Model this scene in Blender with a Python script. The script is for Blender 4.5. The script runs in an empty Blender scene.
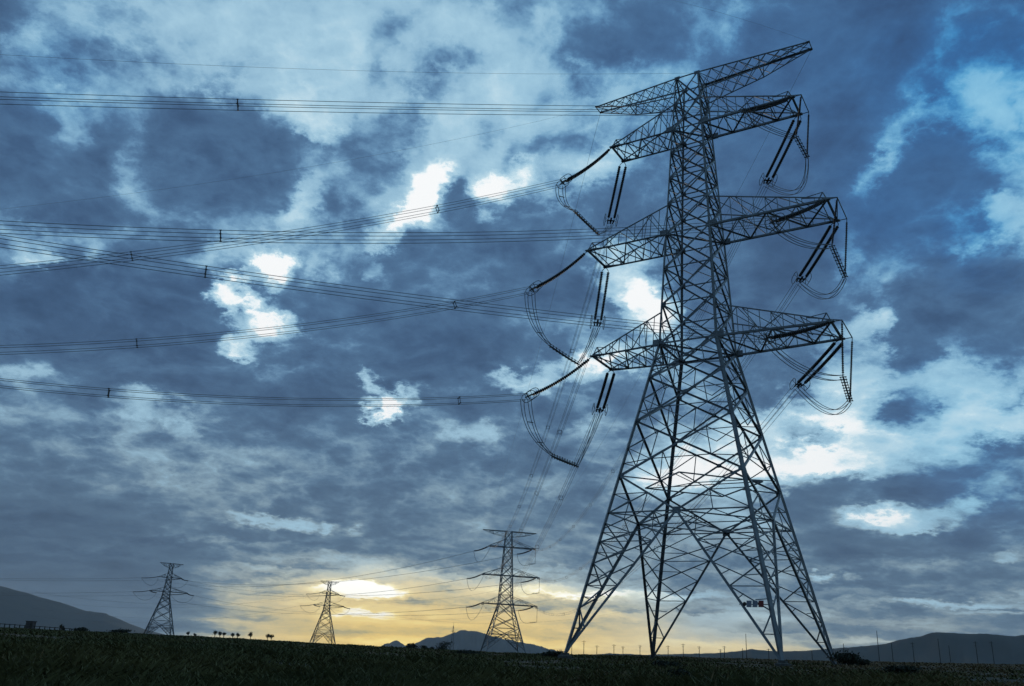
import bpy, math, random
import numpy as np
from mathutils import Vector, Matrix, noise as mn

random.seed(7)
rng = np.random.default_rng(7)
sc = bpy.context.scene
COL = sc.collection
R = math.radians

# ------------------------------------------------------------------ camera
ZC = 1.7
F, PITCH, ROLL = 842.78, R(20.4137), R(3.1275)
R0 = Vector((1, 0, 0)); U0 = Vector((0, -math.sin(PITCH), math.cos(PITCH)))
FW = Vector((0, math.cos(PITCH), math.sin(PITCH)))
RT = R0 * math.cos(ROLL) + U0 * math.sin(ROLL)
UP = U0 * math.cos(ROLL) - R0 * math.sin(ROLL)
cam = bpy.data.objects.new('camera', bpy.data.cameras.new('camera'))
COL.objects.link(cam)
cam.data.sensor_width = 36.0
cam.data.lens = F * 36.0 / 1024.0
cam.data.clip_start = 0.1
cam.data.clip_end = 60000
m = Matrix.Identity(4)
for i in range(3):
    m[i][0], m[i][1], m[i][2] = RT[i], UP[i], -FW[i]
m[2][3] = ZC
cam.matrix_world = m
sc.camera = cam
CAM = Vector((0, 0, ZC))

def ray(px, py):
    return (FW + RT * ((px - 512) / F) + UP * ((343 - py) / F)).normalized()

# ------------------------------------------------------------------ exposure
sc.view_settings.view_transform = 'Standard'
sc.view_settings.look = 'None'
sc.view_settings.exposure = 0.0
sc.view_settings.gamma = 1.0
sc.view_settings.use_curve_mapping = False
sc.cycles.use_denoising = True
sc.cycles.max_bounces = 4
sc.cycles.volume_bounces = 0
sc.cycles.transparent_max_bounces = 4

# ------------------------------------------------------------------ sun
SUNDIR = ray(362, 590)
sun = bpy.data.objects.new('sun', bpy.data.lights.new('sun', 'SUN'))
COL.objects.link(sun)
sun.data.energy = 0.5
sun.data.angle = R(10)
sun.data.color = (1.0, 0.78, 0.5)
sun.rotation_euler = (-SUNDIR).to_track_quat('-Z', 'Y').to_euler()

# ------------------------------------------------------------------ sky (world): brightness chart over azimuth / elevation, broken up by noise
SKY_BASE_X = np.array([0, 128, 256, 384, 512, 640, 768, 896, 1024.])
SKY_BASE_Y = np.array([0, 80, 160, 240, 320, 400, 480, 560, 620, 660.])
SKY_BASE = np.array([
    [.42, .52, .57, .54, .46, .41, .36, .33, .44],
    [.48, .50, .57, .57, .57, .46, .38, .40, .50],
    [.38, .46, .42, .54, .62, .42, .35, .42, .48],
    [.46, .44, .44, .50, .46, .42, .34, .38, .47],
    [.32, .32, .42, .35, .38, .52, .36, .44, .38],
    [.46, .44, .38, .38, .40, .44, .38, .66, .60],
    [.42, .46, .46, .44, .43, .46, .66, .56, .50],
    [.36, .40, .46, .50, .47, .47, .46, .44, .43],
    [.35, .40, .55, .64, .62, .58, .50, .46, .42],
    [.35, .42, .58, .66, .66, .62, .54, .46, .42]])
# x, y, rx, ry, tilt (deg, clockwise), value, strength
BLOBS = [
 (8,4,42,28,0,.38,.8),(30,70,46,36,0,.60,.8),(200,22,110,26,5,.57,.8),(320,55,45,36,0,.61,.7),(118,60,50,18,10,.43,.9),(110,88,42,22,0,.44,.8),
 (200,118,62,24,5,.36,.9),(205,140,75,30,5,.33,1),(262,150,50,20,10,.34,.9),(330,138,42,14,-4,.39,.95),(312,108,32,22,20,.74,.95),(318,120,18,10,0,.76,.8),
 (18,150,42,60,0,.35,.95),(40,198,50,24,0,.33,.9),(80,125,22,30,-15,.48,.7),(135,175,13,52,-8,.49,.85),(95,178,26,30,0,.37,.9),(100,212,34,16,0,.36,.8),
 (178,200,32,24,0,.37,.9),(250,188,62,20,4,.37,.9),(298,207,30,9,-35,.68,.9),(310,190,10,16,20,.60,.7),(282,226,34,10,0,.46,.6),
 (348,72,16,30,0,.64,.8),(380,52,15,34,14,.43,.9),(395,30,14,18,0,.45,.7),(425,12,24,14,0,.50,.6),(458,24,34,22,10,.62,.8),(408,75,18,10,0,.60,.7),(466,62,36,13,0,.46,.85),
 (545,10,50,14,0,.44,.8),(592,45,52,20,12,.38,.95),(535,45,16,10,0,.44,.7),(546,25,17,8,20,.56,.8),(520,85,70,16,0,.60,.8),(600,88,50,20,0,.54,.7),
 (424,102,22,20,0,.41,.95),(400,132,26,24,0,.39,.95),(372,166,34,24,-30,.40,.95),(338,198,32,18,-25,.41,.9),(350,225,20,12,0,.45,.7),(450,128,26,32,10,.67,.9),(492,100,26,14,0,.64,.7),
 (487,128,13,18,10,.48,.85),(505,150,10,10,0,.64,.7),(542,148,44,13,-22,.45,.9),(434,188,24,15,-35,1.0,1),(412,212,26,13,-30,1.0,1),(388,236,22,9,-20,.92,.95),(496,196,21,17,-25,.97,1),
 (522,180,22,10,-30,.82,.9),(456,206,11,22,8,.40,.95),(470,228,24,14,0,.38,.9),(600,165,30,11,-15,.76,.8),(545,218,46,20,-10,.38,1),(610,212,38,22,0,.38,.95),(655,35,32,30,0,.39,.8),
 (640,140,30,22,0,.42,.6),(735,24,15,32,10,.47,.8),(760,85,20,18,0,.42,.6),(852,25,60,36,0,.31,.95),(800,60,50,40,0,.34,.8),(828,130,46,48,0,.33,.95),(770,170,50,40,0,.35,.8),
 (1000,45,58,46,20,.46,.9),(950,100,50,20,-25,.54,.85),(1000,118,36,22,0,.545,.85),(935,125,20,10,20,.55,.7),(884,158,9,40,40,.54,.9),(862,190,10,18,45,.56,.8),(848,240,9,30,10,.47,.7),
 (928,145,26,22,0,.35,1),(945,178,38,26,0,.36,1),(905,205,50,32,0,.36,.95),(990,190,34,26,0,.38,.95),(1012,214,20,22,10,.59,.9),(975,252,22,14,-20,.60,.9),(1022,120,10,12,0,.40,.6),
 (60,238,60,12,0,.50,.8),(40,263,22,9,10,.78,.95),(80,258,20,6,-10,.58,.7),(90,312,118,40,0,.305,1),(60,290,48,20,0,.31,.9),(205,325,32,34,0,.32,.95),(150,388,130,14,8,.32,.95),(205,262,24,10,0,.50,.7),
 (225,248,16,7,0,.62,.7),(266,266,24,11,-5,1.0,1),(280,275,10,10,0,.95,.9),(232,294,15,11,20,1.0,1),(250,308,16,8,30,.97,.9),(262,320,30,12,12,1.0,1),(292,327,18,5,10,.92,.9),(238,345,15,8,25,.96,.95),
 (244,314,7,6,0,.42,.9),(305,290,18,14,0,.44,.8),(320,265,13,14,0,.60,.7),(300,362,50,24,20,.40,.9),(24,374,24,8,0,.60,.85),(60,395,20,12,0,.44,.7),(150,405,32,12,12,.58,.85),(190,425,26,14,10,.56,.85),
 (110,445,60,12,10,.50,.7),(92,430,26,11,0,.40,.8),(208,425,11,22,0,.41,.8),(230,455,40,12,10,.52,.6),(250,420,30,24,0,.39,.8),(30,440,30,14,0,.42,.6),
 (378,270,13,9,-25,.97,1),(355,252,18,12,0,.54,.6),(450,268,100,28,5,.36,.95),(420,335,96,36,4,.31,1),(375,305,60,26,0,.34,.9),(345,350,30,18,0,.40,.7),
 (622,282,32,20,20,.80,.9),(645,298,26,17,25,1.0,.95),(620,262,22,10,0,.80,.8),(655,322,22,12,0,.88,.9),(612,300,10,6,0,.80,.7),(560,292,40,22,0,.36,.95),(598,316,22,8,0,.42,.9),(618,330,14,6,0,.48,.8),(535,378,42,7,-3,.68,.95),
 (608,358,26,9,-6,.92,.95),(582,372,14,6,0,.75,.8),(372,390,9,10,20,.80,.9),(390,408,20,7,-38,1.0,1),(377,416,12,5,-10,1.0,1),(410,400,12,4,-10,.72,.8),(468,434,30,10,0,.64,.85),(490,455,30,10,10,.50,.7),
 (445,420,20,12,0,.42,.7),(530,418,46,20,0,.38,.85),(592,424,18,4,-8,.70,.9),(640,405,34,28,0,.36,.9),(540,455,45,12,0,.40,.8),(420,455,50,14,0,.41,.6),
 (720,300,42,60,0,.34,.95),(790,270,50,28,0,.35,.95),(770,345,50,26,0,.35,.9),(775,392,34,22,-10,.37,.95),(850,262,22,8,-25,.46,.7),
 (968,285,58,36,-10,.34,1),(930,328,40,24,-20,.35,1),(1000,335,34,30,0,.36,.95),(905,360,30,14,-15,.36,1),(880,372,20,8,0,.42,.8),(884,318,14,24,15,.66,.9),(862,330,14,20,10,.60,.8),(846,300,14,8,0,.58,.7),
 (866,301,34,5,-8,.39,.95),(860,380,26,22,0,.66,.85),(930,392,64,12,0,.62,.7),(960,425,70,22,0,.72,.9),(880,430,60,22,0,.76,.9),(848,405,26,18,0,.70,.8),(905,404,36,18,-20,.36,1),(918,416,18,8,0,.42,.9),(940,392,26,4,-10,.48,.8),
 (815,432,50,26,0,.86,.95),(808,438,30,9,8,.38,1),(842,446,14,5,10,.50,.9),(930,440,16,4,0,.60,.6),(1012,402,20,9,-10,.42,.9),(1000,449,34,9,-6,.39,1),
 (800,462,60,15,0,.93,1),(735,470,50,14,0,.97,1),(680,470,30,18,-20,.95,.95),(648,478,16,10,0,.90,.9),(740,438,36,14,0,.88,.8),(690,440,16,10,0,.5,.6),(610,480,20,8,0,.5,.6),
 (840,490,64,15,-2,.37,1),(930,478,70,14,-4,.38,1),(800,505,40,20,0,.39,.9),(890,500,60,12,0,.39,.95),(1000,506,36,14,-8,.40,.95),(878,517,34,7,-8,.90,1),(920,525,40,5,2,.82,.95),(960,506,30,6,-20,.68,.8),(1010,478,20,6,0,.60,.7),
 (960,540,50,16,-5,.37,1),(880,548,60,14,0,.39,.95),(830,535,40,18,0,.40,.9),(1010,540,20,8,0,.48,.7),(824,576,12,4,0,.78,.95),(850,578,9,3,0,.74,.9),(1012,556,14,4,0,.58,.8),
 (955,603,76,3.5,0,.66,.9),(1010,598,30,3,0,.60,.8),(985,613,60,4,0,.58,.7),(900,585,90,8,0,.41,.8),(900,563,70,4,0,.50,.6),
 (40,560,120,55,0,.345,.85),(180,482,70,12,5,.50,.6),(272,521,40,5,6,.66,.9),(296,527,16,4,0,.70,.8),(330,526,9,3.5,0,.74,.9),(360,531,6,4,0,.72,.9),
 (235,532,60,6,5,.41,.9),(278,512,14,7,0,.40,.9),(330,540,60,6,3,.42,.8),(400,520,60,25,0,.40,.7),(420,548,120,8,0,.43,.8),(250,575,70,14,0,.50,.6),
 (370,606,130,30,0,.60,.7),(364,592,52,24,0,.78,.6),(360,602,44,20,0,.70,.7),(362,590,30,10,0,1.0,1),(362,590,24,8,0,1.2,1),(330,589,26,4,0,.90,.9),(393,592,16,3,10,.95,.9),
 (385,579,50,4,3,.54,.7),(400,604,50,3,0,.60,.7),(405,614,50,3.5,0,.88,.85),(360,613,30,4,0,.92,.8),(430,613,26,2,0,.5,.5),(520,589,60,4,-3,.80,.9),(460,583,50,4,0,.62,.7),(590,594,70,3.5,0,.92,.95),
 (675,597,40,3,0,.88,.9),(480,603,80,4,0,.54,.8),(600,606,70,6,0,.54,.85),(570,617,70,5,0,.72,.85),(640,625,80,4,0,.56,.8),
 (440,624,50,4,0,.76,.8),(600,634,60,4,0,.70,.8),(650,645,130,6,0,.74,.9),(430,640,90,5,0,.76,.8),(560,636,120,3,0,.56,.7),(700,611,60,3,0,.50,.7),(425,631,46,3,0,.58,.7),(740,617,50,4,0,.66,.8),(720,600,35,5,0,.54,.7),(720,627,40,3,0,.54,.7),(750,590,40,5,0,.46,.7),
 (790,634,50,4,0,.62,.7),(865,641,50,2.5,0,.64,.9),(130,562,60,26,0,.37,.6),(50,605,130,42,0,.30,.8)]

def paint(px, py):
    """brightness of the cloud cover towards each direction of the chart"""
    xi = np.clip(px, 0, 1024); yi = np.clip(py, 0, 660)
    fx = np.interp(xi, SKY_BASE_X, np.arange(9)); fy = np.interp(yi, SKY_BASE_Y, np.arange(10))
    x0 = np.clip(np.floor(fx).astype(int), 0, 7); y0 = np.clip(np.floor(fy).astype(int), 0, 8)
    tx = fx - x0; ty = fy - y0
    v = (SKY_BASE[y0, x0]*(1-tx)*(1-ty) + SKY_BASE[y0, x0+1]*tx*(1-ty)
         + SKY_BASE[y0+1, x0]*(1-tx)*ty + SKY_BASE[y0+1, x0+1]*tx*ty)
    for (x, y, rx, ry, a, val, s) in BLOBS:
        c, sn = math.cos(R(a)), math.sin(R(a))
        dx, dy = px - x, py - y
        u = (c*dx + sn*dy)/rx; w = (-sn*dx + c*dy)/ry
        k = s*np.exp(-(u*u + w*w)**2.0*0.6)
        v = v*(1-k) + val*k
    # warmth towards the sunset, clear blue towards the upper right
    hor = 629 + 56*px/1024
    up = hor - py
    warm = np.exp(-(np.maximum(up, 0)/98)**2.4) * np.exp(-(np.abs(px-440)/330)**2.6)
    warm = np.maximum(warm, .85*np.exp(-(np.maximum(up-0, 0)/52)**2)*np.exp(-(np.abs(px-680)/330)**4))
    warm = np.maximum(warm, .58*np.exp(-(np.maximum(up, 0)/105)**2.2))
    warm = np.maximum(warm, .36*np.exp(-(np.maximum(up, 0)/240)**3))
    blue = np.exp(-(((px-1010)/130)**2 + ((py-80)/110)**2)) + .7*np.exp(-(((px-980)/60)**2 + ((py-235)/40)**2)) \
        + .6*np.exp(-(((px-985)/70)**2 + ((py-500)/40)**2)) + .6*np.exp(-(((px-960)/110)**2 + ((py-420)/70)**2)) + .5*np.exp(-(((px-870)/60)**2 + ((py-220)/60)**2)) \
        + .45*np.exp(-(((px-780)/220)**2 + ((py-70)/120)**2)) + .25*np.exp(-(((px-60)/60)**2 + ((py-80)/60)**2))
    return v, warm, np.clip(blue, 0, 1)

NAZ = 240
AZ0, AZ1, EL0, EL1, EL2 = R(-42), R(42), R(-1.0), R(8.5), R(54)
NLO, NHI = 38, 58                       # finer rows in the layered band over the horizon
azs = np.linspace(AZ0, AZ1, NAZ)
els = np.concatenate([np.linspace(EL0, EL1, NLO+1), np.linspace(EL1, EL2, NHI+1)[1:]]); NEL = len(els)
A, Eg = np.meshgrid(azs, els)
D = np.stack([np.sin(A)*np.cos(Eg), np.cos(A)*np.cos(Eg), np.sin(Eg)], -1)
dep = D @ np.array(FW)
PX = 512 + F*(D @ np.array(RT))/dep; PY = 343 - F*(D @ np.array(UP))/dep
SL, SW, SB = paint(PX, PY)

world = bpy.data.worlds.new('World'); sc.world = world
world.use_nodes = True
nt = world.node_tree; nt.nodes.clear()
def N(t, **kw):
    n = nt.nodes.new(t)
    for k, v in kw.items(): setattr(n, k, v)
    return n
def LK(a, b): nt.links.new(a, b)
def MATH(op, a, b=None, c=None, clamp=False):
    n = N('ShaderNodeMath', operation=op, use_clamp=clamp)
    for i, v in enumerate((a, b, c)):
        if v is None: continue
        if hasattr(v, 'node'): LK(v, n.inputs[i])
        else: n.inputs[i].default_value = v
    return n.outputs[0]
def MIX(f, a, b):
    n = N('ShaderNodeMix', data_type='RGBA')
    for s, v in ((n.inputs[0], f), (n.inputs[6], a), (n.inputs[7], b)):
        if hasattr(v, 'node'): LK(v, s)
        else: s.default_value = v
    return n.outputs[2]
def lin(c): return tuple(((v/255)/12.92 if v/255 <= .04045 else ((v/255+.055)/1.055)**2.4) for v in c) + (1.0,)

tc = N('ShaderNodeTexCoord'); sep = N('ShaderNodeSeparateXYZ'); LK(tc.outputs['Generated'], sep.inputs[0])
dx, dy, dz = sep.outputs
az = MATH('ARCTAN2', dx, dy); el = MATH('ARCSINE', dz)
zz = MATH('ADD', MATH('MAXIMUM', dz, 0.0), 0.32)
comb = N('ShaderNodeCombineXYZ'); LK(MATH('DIVIDE', dx, zz), comb.inputs[0]); LK(MATH('DIVIDE', dy, zz), comb.inputs[1])
def NOISE(scale, detail, rough, dist=0.0, off=0.0):
    n = N('ShaderNodeTexNoise'); n.noise_dimensions = '3D'
    mp = N('ShaderNodeMapping'); mp.inputs['Location'].default_value = (off, off*.7, off*1.3)
    LK(comb.outputs[0], mp.inputs[0]); LK(mp.outputs[0], n.inputs['Vector'])
    n.inputs['Scale'].default_value = scale; n.inputs['Detail'].default_value = detail
    n.inputs['Roughness'].default_value = rough; n.inputs['Distortion'].default_value = dist
    return n
w1 = NOISE(10.0, 10, .67, 0.0, 3.1)
ws = N('ShaderNodeSeparateColor'); LK(w1.outputs['Color'], ws.inputs[0])
WARP = 0.10
azw = MATH('MULTIPLY_ADD', MATH('SUBTRACT', ws.outputs[0], .5), MATH('MULTIPLY', MATH('MINIMUM', MATH('MULTIPLY_ADD', MATH('MAXIMUM', dz, 0.0), 3.0, 0.22), 1.0), WARP), az)
vs = MATH('MULTIPLY', MATH('MINIMUM', MATH('MULTIPLY_ADD', MATH('MAXIMUM', dz, 0.0), 2.6, 0.10), 1.0), WARP)
elw = MATH('MULTIPLY_ADD', MATH('SUBTRACT', ws.outputs[1], .5), vs, el)
u = MATH('DIVIDE', MATH('SUBTRACT', azw, AZ0), AZ1-AZ0, clamp=True)
v = MATH('ADD', MATH('MULTIPLY', MATH('DIVIDE', MATH('SUBTRACT', elw, EL0), EL1-EL0, clamp=True), NLO),
         MATH('MULTIPLY', MATH('DIVIDE', MATH('SUBTRACT', elw, EL1), EL2-EL1, clamp=True), NHI))
acc = None
for r in range(NEL):
    n = N('ShaderNodeRGBCurve')
    for ch, S in enumerate((SL, SW, SB)):
        c = n.mapping.curves[ch]; y = np.clip(S[r], 0, 1)
        xs = np.linspace(0, 1, NAZ)
        c.points[0].location = (0, float(y[0])); c.points[-1].location = (1, float(y[-1]))
        for k in range(1, NAZ-1): c.points.new(float(xs[k]), float(y[k]))
        for p in c.points: p.handle_type = 'VECTOR'
    n.mapping.update()
    LK(u, n.inputs['Color'])
    acc = n.outputs[0] if acc is None else MIX(MATH('SUBTRACT', v, float(r-1), clamp=True), acc, n.outputs[0])
cs = N('ShaderNodeSeparateColor'); LK(acc, cs.inputs[0])
w2 = NOISE(6.5, 9, .62, .2, 11.7)
w3 = NOISE(5.0, 7, .6, .6, 23.0)
calm = N('ShaderNodeMapRange'); LK(dz, calm.inputs[0])
for i_, v_ in ((1, .03), (2, .30), (3, .30), (4, 1.0)): calm.inputs[i_].default_value = v_
bil = MATH('ABSOLUTE', MATH('SUBTRACT', w2.outputs['Fac'], .5))     # dark lumps with thin bright seams
tex = MATH('ADD', MATH('MULTIPLY', MATH('SUBTRACT', .085, bil), .62), MATH('MULTIPLY', MATH('SUBTRACT', w3.outputs['Fac'], .47), .34))
lum = MATH('MULTIPLY_ADD', tex, calm.outputs[0], cs.outputs[0])
# rounded lumps that crowd the cloud margins
jit = N('ShaderNodeVectorMath', operation='MULTIPLY_ADD'); LK(w1.outputs['Color'], jit.inputs[0]); jit.inputs[1].default_value = (.10, .10, 0); LK(comb.outputs[0], jit.inputs[2])
lump = N('ShaderNodeTexVoronoi'); lump.feature = 'F1'; LK(jit.outputs[0], lump.inputs['Vector'])
lump.inputs['Scale'].default_value = 12.5; lump.inputs['Detail'].default_value = 3.0; lump.inputs['Roughness'].default_value = .55; lump.inputs['Lacunarity'].default_value = 2.1
heavy = N('ShaderNodeMapRange', interpolation_type='SMOOTHSTEP'); LK(cs.outputs[0], heavy.inputs[0])   # thick cloud is smooth inside
for i_, v_ in ((1, .33), (2, .50), (3, .42), (4, 1.0)): heavy.inputs[i_].default_value = v_
lum = MATH('MULTIPLY_ADD', MATH('MULTIPLY', MATH('SUBTRACT', lump.outputs['Distance'], .93), .145), MATH('MULTIPLY', calm.outputs[0], heavy.outputs[0]), lum)
cst = N('ShaderNodeCombineXYZ'); LK(MATH('MULTIPLY', az, 7.0), cst.inputs[0]); LK(MATH('MULTIPLY', elw, 85.0), cst.inputs[1])   # thin cloud layers low in the sky
nst = N('ShaderNodeTexNoise'); LK(cst.outputs[0], nst.inputs['Vector'])
nst.inputs['Scale'].default_value = 1.0; nst.inputs['Detail'].default_value = 5; nst.inputs['Roughness'].default_value = .55
low = N('ShaderNodeMapRange', interpolation_type='SMOOTHSTEP'); LK(el, low.inputs[0])
for i_, v_ in ((1, .07), (2, .16), (3, .62), (4, 0.0)): low.inputs[i_].default_value = v_
lum = MATH('MULTIPLY_ADD', MATH('MULTIPLY', MATH('SUBTRACT', nst.outputs['Fac'], .5), low.outputs[0]), MATH('MULTIPLY_ADD', cs.outputs[1], .7, .3), lum)
lum = MATH('MULTIPLY_ADD', lum, 1.14, -.06)
edge = N('ShaderNodeMapRange', interpolation_type='SMOOTHSTEP'); LK(lum, edge.inputs[0])       # crisper cloud margins
for i_, v_ in ((1, .42), (2, .62), (3, .345), (4, .69)): edge.inputs[i_].default_value = v_
lum = MATH('MAXIMUM', MATH('ADD', MATH('MULTIPLY', lum, .55), MATH('MULTIPLY', edge.outputs[0], .45)), MATH('MULTIPLY_ADD', lum, 1.4, -.4))
def RAMP(stops):
    n = N('ShaderNodeValToRGB'); e = n.color_ramp.elements
    for i, (p, c) in enumerate(stops):
        if i < 2: el_ = e[i]; el_.position = p
        else: el_ = e.new(p)
        el_.color = lin(c)
    LK(lum, n.inputs[0]); return n.outputs[0]
cool = RAMP([(0, (30,49,76)), (1.0, (252,254,255)), (.24, (47,70,102)), (.34, (66,95,130)), (.42, (84,120,156)), (.5, (105,146,181)),
             (.6, (132,174,203)), (.7, (165,203,224)), (.8, (203,229,240)), (.9, (238,248,252))])
blue = RAMP([(0, (26,48,84)), (1.0, (235,250,255)), (.30, (48,80,126)), (.40, (54,106,162)), (.48, (64,137,194)), (.58, (98,171,216)), (.7, (148,205,234)), (.85, (210,236,248))])
warm = RAMP([(0, (50,58,66)), (1.0, (255,253,240)), (.34, (84,98,104)), (.44, (110,120,114)), (.52, (146,140,108)), (.6, (182,165,106)), (.7, (228,194,104)), (.8, (250,222,130)), (.9, (254,240,196))])
col = MIX(cs.outputs[2], cool, blue)
brt = N('ShaderNodeMapRange', interpolation_type='SMOOTHSTEP'); LK(lum, brt.inputs[0])
brt.inputs[1].default_value = .5; brt.inputs[2].default_value = .72
wst = N('ShaderNodeMapRange', interpolation_type='SMOOTHSTEP'); LK(cs.outputs[1], wst.inputs[0]); wst.inputs[1].default_value = .3; wst.inputs[2].default_value = .7
wf = MATH('MULTIPLY', cs.outputs[1], MATH('ADD', MATH('SUBTRACT', 1.0, brt.outputs[0]), MATH('MULTIPLY', brt.outputs[0], wst.outputs[0])))
col = MIX(wf, col, warm)
sky = N('ShaderNodeTexSky'); sky.sky_type = 'NISHITA'; sky.sun_disc = False
sky.sun_elevation = max(R(2), math.asin(SUNDIR.z)); sky.sun_rotation = math.atan2(SUNDIR.x, SUNDIR.y)
scl = N('ShaderNodeVectorMath', operation='SCALE'); LK(col, scl.inputs[0])
east = N('ShaderNodeMapRange', interpolation_type='SMOOTHSTEP'); LK(dy, east.inputs[0])   # the sky away from the sunset is darker
for i_, v_ in ((1, -.35), (2, .45), (3, 6.0), (4, 10.0)): east.inputs[i_].default_value = v_
LK(MATH('MULTIPLY', east.outputs[0], MATH('MULTIPLY_ADD', wst.outputs[0], .45, 1.0)), scl.inputs['Scale'])   # the sunset side is brightest
fin = MIX(MATH('MULTIPLY', cs.outputs[2], .06), scl.outputs[0], sky.outputs[0])
bg = N('ShaderNodeBackground'); bg.inputs['Strength'].default_value = 0.1; LK(fin, bg.inputs['Color'])
wo = N('ShaderNodeOutputWorld'); LK(bg.outputs[0], wo.inputs[0])
world.cycles.sampling_method = 'MANUAL'; world.cycles.sample_map_resolution = 512

# ------------------------------------------------------------------ materials
def mat(name, base, rough=.7, metal=0.0, var=0.0, scale=3.0, base2=None, bump=0.0, bscale=20.0):
    mt = bpy.data.materials.new(name); mt.use_nodes = True
    t = mt.node_tree; b = t.nodes['Principled BSDF']
    b.inputs['Roughness'].default_value = rough; b.inputs['Metallic'].default_value = metal
    c1 = tuple(base) + (1,); c2 = tuple(base2 if base2 else [x*(1-var) for x in base]) + (1,)
    tcn = t.nodes.new('ShaderNodeTexCoord')
    nz = t.nodes.new('ShaderNodeTexNoise'); nz.inputs['Scale'].default_value = scale; nz.inputs['Detail'].default_value = 6
    t.links.new(tcn.outputs['Object'], nz.inputs['Vector'])
    rp = t.nodes.new('ShaderNodeValToRGB'); rp.color_ramp.elements[0].position = .35; rp.color_ramp.elements[1].position = .65
    rp.color_ramp.elements[0].color = c2; rp.color_ramp.elements[1].color = c1
    t.links.new(nz.outputs['Fac'], rp.inputs[0]); t.links.new(rp.outputs[0], b.inputs['Base Color'])
    if bump:
        n2 = t.nodes.new('ShaderNodeTexNoise'); n2.inputs['Scale'].default_value = bscale; n2.inputs['Detail'].default_value = 8
        t.links.new(tcn.outputs['Object'], n2.inputs['Vector'])
        bp = t.nodes.new('ShaderNodeBump'); bp.inputs['Strength'].default_value = bump
        t.links.new(n2.outputs['Fac'], bp.inputs['Height']); t.links.new(bp.outputs[0], b.inputs['Normal'])
    return mt
STEEL = mat('galvanised_steel', (.27, .29, .31), .45, .35, .35, 1.5)
STEEL_FAR = mat('weathered_steel', (.20, .21, .22), .6, .2, .3, 1.0)
DISC = mat('insulator_glaze', (.045, .04, .045), .35, 0, .3, 4.0)
WIRE = mat('aluminium_conductor', (.30, .31, .32), .55, .4, .3, 2.0)
FITT = mat('fitting_steel', (.12, .125, .13), .5, .4, .3, 4.0)
CONC = mat('footing_concrete', (.13, .125, .115), .9, 0, .3, 3.0)
REDP = mat('red_enamel', (.24, .025, .02), .5, 0, .25, 6.0)
PALEP = mat('pale_enamel', (.27, .28, .35), .5, 0, .3, 6.0)
DARKP = mat('dark_enamel', (.03, .02, .02), .6, 0, .2, 6.0)
WOOD = mat('weathered_pole', (.07, .06, .05), .85, 0, .4, 6.0)
BARK = mat('bark', (.05, .04, .03), .9, 0, .4, 6.0)
LEAF = mat('leaves', (.035, .05, .022), .75, 0, .5, 1.2)
SHRUB = mat('shrub_leaves', (.035, .042, .02), .8, 0, .5, 2.0)
HILL = mat('hill_scrub', (.030, .036, .036), 1.0, 0, .4, .006, (.05, .05, .042))
GRASS = mat('grass_blades', (.13, .112, .034), .9, 0, 0, .12, (.085, .09, .028))
HUTW = mat('hut_wall', (.12, .10, .09), .9, 0, .3, 2.0)
DRY = mat('dry_grass_blades', (.25, .165, .08), .9, 0, 0, .12, (.17, .125, .055))
GROUND = mat('field_soil', (.048, .041, .024), 1.0, 0, 0, .05, (.028, .031, .016), .4, 3.0)

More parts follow.
